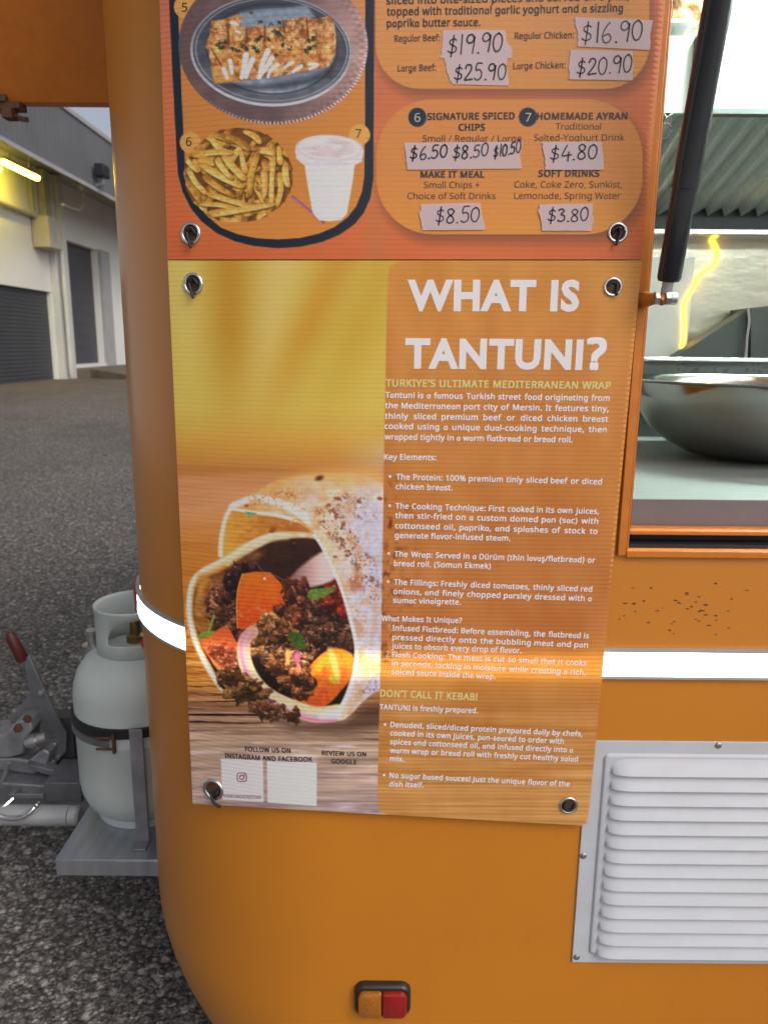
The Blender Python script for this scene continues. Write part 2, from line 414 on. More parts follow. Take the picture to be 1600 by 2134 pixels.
# paint chips below the hatch (worn spots, a print of their own)
mb = MB(); rc = random.Random(3)
spots = [(1318,1225),(1356,1225),(1302,1257),(1341,1252),(1320,1258),(1323,1274),(1368,1273),(1381,1267),(1407,1251),(1414,1256),(1449,1254),(1455,1243),(1431,1268),
 (1455,1274),(1463,1272),(1468,1261),(1471,1260),(1470,1281),(1491,1283),(1492,1292),(1449,1290),(1455,1294),(1476,1303),(1517,1308),(1523,1248),(1555,1230),(1516,1273),(1490,1216),
 (1398,1300),(1404,1295),(1350,1297),(1290,1290),(1300,1283),(1440,1264),(1459,1273),(1430,1238),(1431,1235),(1394,1313),(1402,1320),(1490,1322)]
for i, (x, y) in enumerate(spots):
    p = atY(x, y, 0); a = rc.uniform(.0012, .0038); bq = rc.uniform(.0006, .0014); th = rc.uniform(-.3, .2)
    pts = []
    for k in range(10):
        an = 2*math.pi*k/10; rr = rc.uniform(.7, 1.2); u, v_ = a*rr*math.cos(an), bq*rr*math.sin(an)
        pts.append((p[0]+u*math.cos(th)-v_*math.sin(th), -.0006, p[2]+u*math.sin(th)+v_*math.cos(th)))
    mb.add(pts, [list(range(10))])
mb.build('paint_chips', mat('chipped_paint', (.085, .032, .016), .7, 0, .4, ns=200), TR, angle=None)

# LED strip round the body
def band(z0, z1, off, name, m, parent, xend=XR):
    b_ = MB(); loop = []
    for z in (z0, z1): pass
    ring = lambda z, o_: [(XS0-RC-o_, YB-.3, z)]+outline(z, o_, fine=32)+[(xend, -o_, z)]
    b_.grid([ring(z0, 0.0005), ring(z0, off), ring(z1, off), ring(z1, .0005)])
    return b_.build(name, m, parent, angle=40)
ls = band(1.037, 1.073, .006, 'light_strip', m_glow, TR)
band(1.0325, 1.0365, .0075, 'channel', m_strip_frame, ls); band(1.0735, 1.078, .0075, 'channel', m_strip_frame, ls)

# serving hatch frame
mb = MB()
mb.box((XW0-.012, -.006, ZW0-.006), (XW0, .004, ZW1))            # left outer trim
mb.box((XW0, -.003, ZW0-.006), (XW0+.004, .05, ZW1))              # reveal
mb.box((XW0-.0, -.007, ZW0-.008), (XW1, .012, ZW0+.002))          # bottom trim
mb.box((XW0+.0045, .02, ZW0+.018), (XW1, .055, ZW0+.0245))        # inner orange ledge
mb.box((XW0+.0045, .047, ZW0-.005), (XW0+.010, .06, ZW1))
fr = mb.build('window_frame', m_frame, TR, bevel=.0015)
mb = MB(); mb.box((XW0+.0045, .012, ZW0-.012), (XW1, .046, ZW0+.006)); mb.box((XW0+.0045, .044, ZW0+.004), (XW1, .052, ZW0+.0175)); mb.build('channel', m_dark, fr)
mb = MB(); mb.box((XW0+.0045, .006, ZW0), (XW0+.007, .046, ZW1)); mb.build('rubber_seal', m_dark, fr)
# raised flap over the opening
mb = MB(); mb.prism([(XW0-.01, -.01, 2.36), (XW0-.01, -.42, 3.12), (XW0-.01, -.45, 3.12), (XW0-.01, -.01, 2.40)], (XW1-XW0, 0, 0))
mb.build('hatch_flap', m_frame, TR)

# front hatch (raised, seen from below) and its latch
mb = MB()
mb.prism([(-1.75, .925, 2.05), (-1.75, .955, 2.05), (-1.75, .495, 2.80), (-1.75, .465, 2.80)], (1.288, 0, 0))
fh = mb.build('front_hatch', m_frame, TR, bevel=.004)
b = MB(); lp = atY(30, 214, .94)
b.box((lp[0]-.03, .91, 2.036), (lp[0]+.025, .95, 2.0495)); b.box((lp[0]-.028, .905, 2.0495), (lp[0]-.004, .921, 2.064)); b.tube([(lp[0]-.03, .93, 2.035), (lp[0]+.03, .91, 2.012), (lp[0]+.045, .90, 2.008)], .006, 8)
b.box((lp[0]-.012, .895, 2.012), (lp[0]+.012, .93, 2.034)); b.build('latch', m_rust, fh)
# small rubber bump on the front wall
mb = MB(); pc = atY(281, 1020, .45)
mb.lathe((-.4545, pc[1], pc[2]), [(.001, -.030), (.02, -.029), (.038, -.022), (.045, -.010), (.046, 0), (.046, .001)], 24, 'X'); mb.build('rubber_buffer', mat('navy_rubber', (.012, .016, .035), .4, 0, .1), TR)

# ------------------------------------------------------------------ kitchen inside
CZ = 1.285
mb = MB(); mb.box((XW0+.012, .058, CZ-.004), (XW1+.3, 1.45, CZ)); ct = mb.build('counter', m_counter, TR)
mb = MB(); mb.box((XW0+.012, .056, CZ-.042), (XW1+.3, .0575, CZ-.0005)); mb.build('edge', m_cface, ct)
mb = MB(); rr = random.Random(5)
path = [(XW0+.012+i*.01, .0545+rr.uniform(-.001, .001), CZ-.0435+rr.uniform(-.0012, .0012)) for i in range(190)]
mb.tube(path, [.0035*rr.uniform(.7, 1.2) for _ in path], 7); mb.build('silicone_bead', m_silicone, ct)
mb = MB(); n = 60
mb.box((.2, 1.5, 1.0), (2.6, 1.52, 1.845)); spl = mb.build('splashback', m_splash, TR)
mb = MB(); wp0, wp1 = atY(1325, 752, 1.496), atY(1448, 536, 1.496)
mb.box((wp0[0], 1.494, wp0[2]), (wp1[0], 1.4995, wp1[2])); mb.build('pale_reflection_panel', m_whitewall, spl, bevel=.002)  # pale sheet standing in for a bright reflection in the steel
# lining of the kitchen
mb = MB(); mb.box((-.40, 1.9, .72), (2.8, 1.93, 2.5)); mb.box((-.40, .45, .72), (-.38, 1.9, 2.5)); mb.box((2.78, .05, .72), (2.8, 1.9, 2.5))
mb.box((-.40, .05, 2.47), (2.8, 1.9, 2.49)); mb.box((-.20, .05, .70), (2.8, 1.9, .72)); mb.build('lining', m_whitewall, TR)
# range hood: bright face, corrugated baffles, gutter
hx0 = atY(1452, 150, .9)[0]
z1, z0 = atY(1560, 66, .9)[2], atY(1560, 226, .9)[2]
mb = MB(); mb.box((hx0, .9, z0), (2.5, .905, z1)); mb.box((hx0, .9055, z1-.004), (2.5, 1.88, z1)); hd = mb.build('range_hood', m_whitewall, TR)
mb = MB(); mb.box((hx0, .897, z0-.012), (2.5, .925, z0-.0005)); mb.build('lip', m_slate, hd)
mb = MB(); px = .050; za, zb = z0+.012, atY(1500, 452, 1.38)[2]+.012
r0, r1 = [], []
x = .55; k = 0
while x < 2.5:
    dz = .024*(k % 2)
    r0.append((x, .93, za-dz)); r1.append((x, 1.38, zb-dz+.015)); x += px*(.80 if k % 2 else .20); k += 1
mb.grid([r0, r1], smooth=False); mb.build('baffle_filter', m_baffle, hd, angle=None, solid=.003)
mb = MB(); mb.box((.3, 1.40, 1.835), (2.6, 1.50, 1.85)); mb.box((.3, 1.392, 1.836), (2.6, 1.399, 1.852)); mb.build('gutter', m_chrome, hd, bevel=.002)
mb = MB(); mb.box((.3, 1.402, 1.85), (2.6, 1.49, 2.02)); mb.build('shadow_block', m_dark, hd)  # dark box standing in for the shadow behind the baffles
# grey duct panel left of the hood and the pale wall below
mb = MB(); mb.box((.5, .93, z0-.002), (hx0-.003, .95, z1+.0)); dp = mb.build('duct_panel', mat('duct_grey', (.50, .56, .53), .5, .2, .06, ns=12), TR)
a0, a1 = atY(1392, 234, .95), atY(1368, 292, .95)
mb = MB(); mb.prism([atY(1381, 233, .94), atY(1393, 233, .94), atY(1366, 290, .94), atY(1354, 290, .94)], (0, .01, 0)); mb.build('strap', m_black, dp)
mb = MB(); mb.tube(cat_rom([atY(1378, 258, .93), atY(1390, 258, .93), atY(1398, 266, .93), atY(1394, 282, .93), atY(1378, 289, .93)], 6), .0012, 6); mb.tube(cat_rom([atY(1395, 262, .93), atY(1400, 258, .93), atY(1402, 254, .93)], 3), .0012, 6); mb.build('wire_loop', m_darkgrey, dp)
# lamp under the ceiling
mb = MB(); mb.tube([(.80, .72, 2.40), (1.40, .72, 2.40)], .026, 12); lm = mb.build('ceiling_lamp', m_lamp, TR)
mb = MB(); mb.tube([(.75, .24, 2.16), (1.75, .24, 2.16)], .02, 12); lm2 = mb.build('fill_lamp', m_fill_lamp, TR)  # added fill lamp, out of view, to brighten the back wall
b = MB(); b.box((.73, .20, 2.184), (1.77, .28, 2.21)); b.box((.9, .235, 2.21), (.91, .245, 2.47)); b.box((1.6, .235, 2.21), (1.61, .245, 2.47)); b.build('housing', m_whitewall, lm2)  # housing of the added fill lamp, out of view
mb = MB(); mb.box((.78, .69, 2.427), (1.42, .75, 2.465)); mb.build('housing', m_whitewall, lm)
# wedge in the shape of the wall shadow, dark box at the right
mb = MB(); mb.prism([atY(1392, 752, 1.36), atY(1450, 716, 1.36), atY(1553, 648, 1.36), atY(1562, 644, 1.36), atY(1562, 752, 1.36)], (0, .06, 0)); gd = mb.build('shadow_wedge', m_slate, TR, bevel=.001)
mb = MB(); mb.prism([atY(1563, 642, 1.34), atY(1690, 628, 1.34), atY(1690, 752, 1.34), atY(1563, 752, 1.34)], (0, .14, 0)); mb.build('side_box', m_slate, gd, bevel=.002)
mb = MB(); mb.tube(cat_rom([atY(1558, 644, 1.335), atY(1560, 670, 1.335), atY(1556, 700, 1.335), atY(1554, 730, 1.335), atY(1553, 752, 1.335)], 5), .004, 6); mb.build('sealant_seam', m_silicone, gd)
# wavy yellow reflection in the steel wall, built as a glowing cord
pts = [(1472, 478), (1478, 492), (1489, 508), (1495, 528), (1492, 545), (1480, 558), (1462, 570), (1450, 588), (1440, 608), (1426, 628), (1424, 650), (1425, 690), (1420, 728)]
mb = MB(); mb.tube(cat_rom([atY(x, y, 1.492) for x, y in pts], 5), .0042, 8); mb.build('yellow_reflection_cord', m_yellow_reflection, TR)

# gas strut and its bracket
mb = MB(); A = atY(1400, 540, -.045); Bp = atY(1497, -6, -.105); dirv = (Bp-A)/np.linalg.norm(Bp-A)
mb.tube([A-dirv*.026, A-dirv*.022, A+dirv*.08, A+dirv*.0805, Bp+dirv*.75], [.0125, .0145, .0145, .0155, .0155], 24)
st = mb.build('gas_strut', m_strut, TR)
e0 = A-dirv*.027
mb = MB(); mb.tube([e0, e0-dirv*.017], .0068, 16); mb.build('collar', m_zinc, st)
brk = atY(1375, 622, -.04)
mb = MB(); mb.tube([e0-dirv*.016, brk+np.array([0, 0, -.004])], [.0056, .0062], 14); mb.build('rod', m_frame, st)
mb = MB(); b0 = atY(1345, 623, -.004)
mb.tube([(b0[0]-.004, -.004, brk[2]), (brk[0]-.006, -.03, brk[2]), (brk[0]-.002, -.04, brk[2])], [.011, .0075, .006], 14); mb.build('mounting_stub', m_frame, st)
mb = MB()
mb.tube([brk+np.array([-.008, 0, 0]), brk+np.array([-.002, 0, 0])], .0085, 6, smooth=False)
mb.tube([brk+np.array([.005, 0, 0]), brk+np.array([.012, 0, 0])], .0085, 6, smooth=False)
mb.tube([brk+np.array([.012, 0, 0]), brk+np.array([.020, 0, 0])], .0072, 12); mb.build('bolt', m_zinc, st, bevel=.0006)

# things in the kitchen
bc = np.array([atY(1584, 808, .5)[0], .5, CZ])
prof_o = [(.0, .004), (.09, .002), (.13, .010), (.17, .030), (.205, .058), (.235, .095), (.252, .130), (.257, .150), (.264, .1525), (.265, .155), (.258, .156)]
prof_i = [(.252, .150), (.247, .130), (.230, .097), (.2, .062), (.165, .035), (.12, .015), (.0, .010)]
mb = MB(); mb.lathe(bc, prof_o+prof_i, 72)
o = mb.build('mixing_bowl', m_bowl, None, angle=50); put(o, label='wide stainless steel mixing bowl standing on the bench of the serving hatch', cat='bowl')
mb = MB()
x0, x1, y0, y1, zt = .45, 1.9, .84, 1.18, 1.4745
mb.box((x0, y0, CZ+.001), (x1, y0+.004, zt-.006)); mb.box((x0, y1, CZ+.001), (x1, y1+.004, zt-.006))
mb.box((x0-.004, y0, CZ+.001), (x0, y1, zt-.006)); mb.box((x1, y0, CZ+.001), (x1+.004, y1, zt-.006)); mb.box((x0, y0+.004, CZ+.001), (x1, y1, CZ+.005))
o = mb.build('steel_trough', mat('trough_steel', (.075, .088, .085), .3, .25, .08, scale=(3, 1, 3), ns=5, rvar=.06), None, label='long rectangular steel trough behind the mixing bowl', cat='trough')
mb = MB(); mb.box((x0-.012, y0-.012, zt-.0055), (x1+.012, y0+.006, zt)); mb.box((x0-.012, y1-.004, zt-.0055), (x1+.012, y1+.014, zt)); mb.build('rim', m_chrome, o, bevel=.002)
# bag of meat on top of the hood, yellow notes
def meatmat():
    m = Nt('wrapped_meat'); v = m.co((1, 1, 1.6)); nz = m.noise(v, 22, 6, .75)
    m.l(m.ramp(nz, [(.25, (.09, .03, .012)), (.42, (.30, .12, .03)), (.55, (.55, .33, .16)), (.66, (.42, .08, .06)), (.8, (.62, .42, .26))]), m.p.inputs['Base Color'])
    m.set(Roughness=.15, Coat_Weight=1); m.bump(m.noise(v, 40, 4), .9, .01); return m.m
bm = bmesh.new(); bmesh.ops.create_icosphere(bm, subdivisions=5, radius=1)
c_ = atY(1418, 0, 1.0)
for v in bm.verts:
    d = .12*math.sin(9*v.co.x+2)*math.sin(7*v.co.z)+.08*math.sin(17*v.co.z+5*v.co.x)
    v.co *= 1+d
    v.co = Vector((v.co.x*.066, v.co.y*.06, max(v.co.z, -.62)*.10))
zmin = min(v.co.z for v in bm.verts)
me = bpy.data.meshes.new('meat_bag'); bm.to_mesh(me); bm.free(); me.materials.append(meatmat())
for p_ in me.polygons: p_.use_smooth = True
o = bpy.data.objects.new('meat_bag', me); COL.objects.link(o)
shelf_z = atY(1418, 62, 1.0)[2]
o.location = (atY(1420, 30, 1.0)[0], 1.0, shelf_z-zmin+.001)
put(o, label='brown and pink bag of meat on the shelf at the top of the kitchen', cat='bag')
mb = MB(); mb.box((.3, .94, shelf_z-.006), (hx0-.003, 1.88, shelf_z)); mb.build('shelf', m_whitewall, TR)
m_note = mat('yellow_paper', (.62, .52, .16), .6, 0, .1, ns=40)
YN = .93
for i, (xa, xb, lab) in enumerate([(1525, 1574, 'yellow paper note with a drawn corner line behind the gas strut'), (1592, 1650, 'yellow paper note at the right edge of the serving hatch')]):
    pa, pb = atY(xa, 62, YN), atY(xb, -30, YN)
    mb = MB(); mb.box((pa[0], YN, z1+.001), (pb[0], YN+.003, pb[2])); o = mb.build('paper_note', m_note, None, label=lab, cat='note', group='yellow paper notes in the kitchen')
    if i == 0:
        b = MB()
        for (u0, v0, u1, v1) in ((1539, 15, 1540, 52), (1539, 52, 1558, 53), (1526, 8, 1573, 9)):
            q0, q1 = atY(u0, v0, YN-.0005), atY(u1, v1, YN-.0005); b.box((min(q0[0], q1[0])-.0005, YN-.001, min(q0[2], q1[2])-.0005), (max(q0[0], q1[0])+.0005, YN-.0003, max(q0[2], q1[2])+.0005))
        b.build('pen_line', m_rust, o)

# ------------------------------------------------------------------ vent cover, tail lamp
VX0, VX1, VZ0, VZ1 = .304, 1.15, .545, .932
mb = MB(); mb.box((VX0, -.003, VZ0), (VX1, -.0002, VZ1)); vc = mb.build('vent_cover', m_vent, TR, bevel=.001)
# raised field with rolled edge
def rrect(x0, z0, x1, z1, r, n=6):
    pts = []
    for cx, cz, a in ((x1-r, z1-r, 0), (x0+r, z1-r, 90), (x0+r, z0+r, 180), (x1-r, z0+r, 270)):
        for k in range(n+1):
            an = math.radians(a+90*k/n); pts.append((cx+r*math.cos(an), cz+r*math.sin(an)))
    return pts
def raised(b_, x0, z0, x1, z1, r, steps):
    """steps: list of (inset, y)"""
    loops = [[(x, y, z) for x, z in rrect(x0+i_, z0+i_, x1-i_, z1-i_, max(r-i_, .0005))] for i_, y in steps]
    n_ = len(loops[0]); vs = [p for l_ in loops for p in l_]; fs = []
    for i in range(len(loops)-1):
        for k in range(n_):
            k2 = (k+1) % n_; fs.append((i*n_+k, (i+1)*n_+k, (i+1)*n_+k2, i*n_+k2))
    fs.append([(len(loops)-1)*n_+k for k in range(n_)][::-1])
    b_.add(vs, fs, True)
mb = MB(); raised(mb, VX0+.025, VZ0+.018, VX1-.025, VZ1-.020, .008, [(0, -.003), (.0015, -.0055), (.003, -.0065), (.006, -.0065)])
# louvres: a scooped hood each, its lower lip standing out
zlo = [1605, 1636, 1667, 1697, 1727, 1756, 1785, 1814, 1842, 1871, 1899, 1926, 1953, 1981]
nl = 14; zt_, zb_ = atY(1400, 1605, 0)[2], atY(1400, 1981, 0)[2]
for i in range(nl):
    zl = zt_+(zb_-zt_)*i/(nl-1); hgt = .0225
    xs0 = VX0+.036
    cols = []
    us = [0, .0015, .004, .008, .013, .019, .026, .035]
    xsx = [xs0+u for u in us]+[VX1-.036-u for u in us[::-1]]
    for j, x in enumerate(xsx):
        e_ = min(x-xs0, VX1-.036-x); f_ = math.sqrt(max(0, 1-(1-min(1, e_/.030))**2)) if e_ > 0 else 0
        col = []
        for t in (0, .12, .3, .5, .7, .88, 1.0):
            out_ = .0120*f_*(.8*t**1.3+.2*math.sin(t*math.pi/2))
            col.append((x, -.0066-out_, zl+(hgt*(.35+.65*f_))*(1-t)))
        col.append((x, -.0062, zl+.0006)); cols.append(col)
    mb.grid(cols)
fld = mb.build('louvres', m_vent, vc, angle=50)
for (x, y) in ((1496, 1553), (1215, 1783), (1201, 1994), (1444, 1995)):
    p = atY(x, y, -.003); b = MB(); b.lathe((p[0], -.003, p[2]), [(.0052, 0), (.005, -.001), (.0035, -.0022), (.0018, -.0026), (.0017, -.0015), (.0, -.0014)], 16, 'Y'); b.build('rivet', m_rivet, vc)
# tail lamp
tx0, tx1, tz1, tz0 = atY(739, 2085, 0)[0], atY(855, 2085, 0)[0], atY(795, 2043, 0)[2], atY(795, 2122, -.012)[2]
mb = MB(); raised(mb, tx0, tz0, tx1, tz1, .016, [(0, -.0003), (0, -.006), (.0015, -.010), (.004, -.012), (.009, -.012)])
tl = mb.build('tail_lamp', m_lampshell, TR)
def lensbox(x0, x1, name, m, rl, rr_):
    b_ = MB(); z0_, z1_ = tz0+.005, tz1-.009
    def loop(i_, y):
        pts = []
        for cx, cz, a, r in ((x1-rr_, z1_-rr_, 0, rr_), (x0+rl, z1_-rl, 90, rl), (x0+rl, z0_+rl, 180, rl), (x1-rr_, z0_+rr_, 270, rr_)):
            for k in range(7):
                an = math.radians(a+15*k); rad = max(r-i_, .0004); pts.append((cx+rad*math.cos(an)+(0 if r > i_ else 0), y, cz+rad*math.sin(an)))
        return pts
    L = [loop(0, -.011), loop(0, -.016), loop(.0012, -.0185), loop(.003, -.0195)]
    n_ = len(L[0]); fs = []
    for i in range(3):
        for k in range(n_): k2 = (k+1) % n_; fs.append((i*n_+k, (i+1)*n_+k, (i+1)*n_+k2, i*n_+k2))
    fs.append([3*n_+k for k in range(n_)][::-1]); b_.add([p for l_ in L for p in l_], fs, True)
    b_.build(name, m, tl)
xm = (tx0+tx1)/2-.001
lensbox(tx0+.006, xm-.0006, 'amber_lens', m_amber, .011, .0045); lensbox(xm+.0006, tx1-.006, 'red_lens', m_redl, .0045, .011)

# ------------------------------------------------------------------ drawbar gear in front of the trailer
TZ = .36
mb = MB(); mb.box((-.735, .475, TZ-.003), (-.44, 1.55, TZ)); mb.box((-.735, .475, TZ-.042), (-.44, .478, TZ-.0031)); mb.box((-.735, .4781, TZ-.042), (-.732, 1.55, TZ-.0031))
mb.build('gas_tray', m_alu, TR, bevel=.001)
mb = MB()
for s_ in (-1, 1):
    ya = 1.08+.26*s_; yb_ = 1.0+.06*s_
    mb.prism([(-.44, ya-.03, .24), (-.44, ya+.03, .24), (-1.75, yb_+.03, .24), (-1.75, yb_-.03, .24)], (0, 0, .075))
mb.build('drawbar', m_galv, TR, bevel=.004)
# gas bottle
GX, GY, GR = -.598, .70, .152
gb = empty('gas_bottle', (GX, GY, TZ), 'pale grey gas bottle strapped upright on the metal tray beside the trailer', 'gas bottle')
prof = [(.0, .012), (.09, .012), (.118, .022), (.138, .042), (.149, .07), (GR, .1), (GR, .225), (GR+.0015, .2275), (GR+.0015, .2355), (GR, .238), (GR, .315), (.149, .345), (.139, .375), (.120, .402), (.092, .420), (.06, .432), (.0, .437)]
mb = MB(); mb.lathe((GX, GY, TZ), prof, 56); mb.build('tank', m_gas, gb, angle=60)
mb = MB(); mb.lathe((GX, GY, TZ), [(.113, .001), (.113, .030), (.116, .030), (.116, .001), (.113, .001)], 40); mb.build('foot_ring', m_gas, gb)
# collar: a band with openings towards the sides
mb = MB(); rcw = .088; zb0, zt0 = .425, .535
def colz(an):   # lower cut-out facing the camera-right side
    d_ = (an-math.radians(-62)+math.pi) % (2*math.pi)-math.pi
    return d_
n_ = 72; rows_ = [[], [], [], [], [], []]
for k in range(n_+1):
    an = 2*math.pi*k/n_
    d1 = abs((an-math.radians(298)+math.pi) % (2*math.pi)-math.pi)
    hole = math.sqrt(max(0, 1-(d1/.95)**2)) if d1 < .95 else 0
    d2 = abs((an-math.radians(20)+math.pi) % (2*math.pi)-math.pi)
    ztop = zt0-.055*(1-min(1, max(0, (d2-.9)/.35)))
    for r_, zz in zip(rows_, (zb0-.02, zb0+.028, zb0+.03+.0*hole, zb0+.036+.056*hole, ztop-.006, ztop)):
        rad = rcw+(.003 if zz > ztop-.003 else 0)
        r_.append((GX+rad*math.cos(an), GY+rad*math.sin(an), TZ+zz))
mb.grid(rows_, skip=lambda i, k: i == 2 and abs((2*math.pi*(k+.5)/n_-math.radians(298)+math.pi) % (2*math.pi)-math.pi) < .95)
mb.build('collar', m_gas, gb, angle=60, solid=.004)
mb = MB(); mb.lathe((GX, GY, TZ), [(.022, .43), (.022, .450), (.013, .455), (.013, .495), (.0, .495)], 20); vl = mb.build('valve', mat('brass', (.32, .20, .07), .35, .9, .2, ns=60), gb)
mb = MB(); mb.tube([(GX+.035, GY-.03, TZ+.515), (GX+.10, GY-.05, TZ+.515)], .016, 12); mb.build('hose', m_black, vl)
mb = MB(); mb.lathe((GX+.03, GY, TZ+.515), [(.0, .085), (.022, .08), (.028, .05), (.026, .0), (.0, 0)], 14); mb.build('knob', m_redknob, vl)
mb = MB(); mb.lathe((GX+.055, GY-.065, TZ+.462), [(.0, -.02), (.016, -.018), (.018, .01), (.0, .012)], 14, 'Y'); mb.build('plug', m_redknob, vl)
# bracket with strap (part of the trailer)
mb = MB(); pb0 = atY(284, 1545, .535); pb1 = atY(295, 1772, .535)
mb.box((pb0[0]-.014, .532, TZ+.0005), (pb0[0]+.016, .537, TZ+.29)); mb.box((pb0[0]-.016, .505, TZ+.0005), (pb0[0]+.016, .5315, TZ+.005))
br = mb.build('bottle_bracket', m_galv, TR, bevel=.001)
def ring(r, z0, z1, name, m, a0, a1, par, tilt=0, off=0):
    b_ = MB(); rows_ = []
    for (rr_, zz) in ((r, z0), (r+.006, z0+.002), (r+.006, z1-.002), (r, z1)):
        row = []
        for k in range(49):
            an = a0+(a1-a0)*k/48; row.append((GX+rr_*math.cos(an), GY+rr_*math.sin(an), TZ+zz+tilt*math.sin(an)))
        rows_.append(row)
    b_.grid(rows_); return b_.build(name, m, par, angle=50)
ring(GR+.001, .258, .283, 'strap', m_black, 0, 2*math.pi, br)
ring(GR+.001, .236, .256, 'clamp_band', m_grey, math.radians(120), math.radians(262), br)
mb = MB(); an = math.radians(262)
cxb, cyb = GX+(GR+.007)*math.cos(an), GY+(GR+.007)*math.sin(an)
mb.tube([(cxb-.030, cyb-.001, TZ+.236), (cxb+.012, cyb-.002, TZ+.236), (cxb+.012, cyb-.002, TZ+.266), (cxb-.030, cyb, TZ+.262)], .003, 6)
mb.box((cxb+.009, cyb-.008, TZ+.228), (cxb+.015, cyb+.002, TZ+.275)); mb.build('buckle', m_rust, br)
# post behind the bottle
pp = atY(196, 1350, 1.0)
mb = MB(); mb.lathe((pp[0], 1.0, 0), [(.0, .3), (.028, .3), (.028, pp[2]), (.030, pp[2]), (.030, pp[2]+.012), (.016, pp[2]+.013), (.016, pp[2]+.045), (.018, pp[2]+.045), (.018, pp[2]+.055), (.0, pp[2]+.056)], 20)
mb.build('jockey_stand', m_zinc, TR)
# coupling, handbrake and tow tube
def pl(pts, Y, t): return [atY(x, y, Y) for x, y in pts], (0, t, 0)
mb = MB(); mb.prism(*pl([(48, 1372), (62, 1368), (112, 1480), (139, 1530), (138, 1568), (118, 1588), (92, 1570), (96, 1540), (64, 1450)], .93, .012))
mb.prism(*pl([(20, 1498), (64, 1445), (80, 1455), (74, 1490), (50, 1520), (22, 1510)], .935, .01)); hb = mb.build('handbrake_lever', m_grey, TR, bevel=.002)
mb = MB(); mb.tube([atY(21, 1318, .936), atY(24, 1326, .936), atY(48, 1374, .936), atY(50, 1377, .936)], [.011, .016, .0165, .014], 14); mb.build('grip', m_red, hb)
for (x, y) in ((84, 1446), (112, 1554), (118, 1581)):
    p = atY(x, y, .92); mb = MB(); mb.lathe((p[0], .93, p[2]), [(.009, 0), (.008, -.007), (.0, -.009)], 10, 'Y'); mb.build('pivot_bolt', m_zinc, hb)
cp = MB()
cp.prism(*pl([(-30, 1545), (12, 1530), (36, 1502), (62, 1500), (70, 1520), (54, 1540), (50, 1572), (20, 1580), (-30, 1580)], .87, .10))
cp.prism(*pl([(-30, 1580), (30, 1580), (60, 1585), (90, 1560), (104, 1570), (98, 1596), (70, 1615), (-30, 1600)], .88, .09))
cpl = cp.build('coupling', m_galv, TR, bevel=.006, seg=3)
for (x, y) in ((36, 1520), (56, 1500)):
    p = atY(x, y, .86); mb = MB(); mb.lathe((p[0], .868, p[2]), [(.012, .0), (.012, -.006), (.006, -.007), (.0, -.007)], 6, 'Y'); mb.build('nut', m_rust, cpl)
mb = MB(); mb.tube([atY(58, 1548, .86), atY(100, 1535, .86)], [.016, .016], 14); mb.tube([atY(66, 1546, .86), atY(80, 1541, .86)], .020, 14); mb.build('damper_rod', m_zinc, cpl)
mb = MB(); mb.tube(cat_rom([atY(-25, 1640, .85), atY(4, 1628, .85), atY(14, 1606, .85), atY(18, 1590, .85)], 5), .006, 8); mb.build('release_handle', m_zinc, cpl)
# hitch box and plates
hb2 = MB()
hb2.prism(*pl([(55, 1592), (150, 1615), (172, 1620), (168, 1640), (130, 1632), (122, 1622), (70, 1606)], .86, .03))
hb2.box(tuple(atY(96, 1672, .80)), tuple(atY(168, 1632, .80)+np.array([0, .12, 0])))
hx = hb2.build('hitch_bracket', m_grey, TR, bevel=.002)
mb = MB()
q = [atY(18, 1650, .80), atY(92, 1666, .80), atY(124, 1644, .88), atY(58, 1626, .88)]
zc_ = np.mean([p[2] for p in q]); q = [np.array([p[0], p[1], zc_]) for p in q]
c0 = sum(q)/4; inner = [c0+(p-c0)*.78 for p in q]
for s_ in range(4):
    a, b_, c, d = q[s_], q[(s_+1) % 4], inner[(s_+1) % 4], inner[s_]
    mb.prism([a, b_, c, d], (0, 0, .012))
mb.prism([p+np.array([0, 0, -.05]) for p in inner], (0, 0, .004)); mb.build('jaw_frame', m_galv, hx, bevel=.001)
mb = MB(); mb.tube([c0+np.array([-.01, -.02, -.01]), c0+np.array([-.012, .025, -.012])], .006, 8); mb.build('jaw_pin', m_zinc, hx)
mb = MB(); mb.box(tuple(atY(124, 1648, .95)), tuple(atY(150, 1496, .95)+np.array([0, .05, 0]))); mb.build('upright_channel', m_darkgrey, hx)
tq = atZ(-30, 1700, .36)
mb = MB(); tY = .72; t0, t1 = atY(-60, 1684, tY), atY(150, 1713, tY)
zt3 = (t0[2]+t1[2])/2; mb.tube([(t0[0]-.3, tY, zt3), (t1[0]-.004, tY, zt3)], .026, 20); mb.tube([(t1[0]-.002, tY, zt3), (t1[0]+.018, tY, zt3), (t1[0]+.024, tY, zt3)], [.0255, .0255, .02], 20)
tb = mb.build('tow_tube', mat('tube_paint', (.36, .37, .38), .45, .3, .15, ns=14), TR)
mb = MB(); mb.tube(cat_rom([atY(-20, 1692, .69), atY(10, 1704, .688), atY(42, 1704, .688), atY(62, 1694, .69), (atY(74, 1682, .70)), atY(80, 1674, .72)], 6), .006, 10)
mb.tube(cat_rom([atY(-20, 1690, .72), atY(6, 1682, .72), atY(28, 1664, .74)], 6), .0055, 10); mb.build('pull_handle', m_chrome, tb)

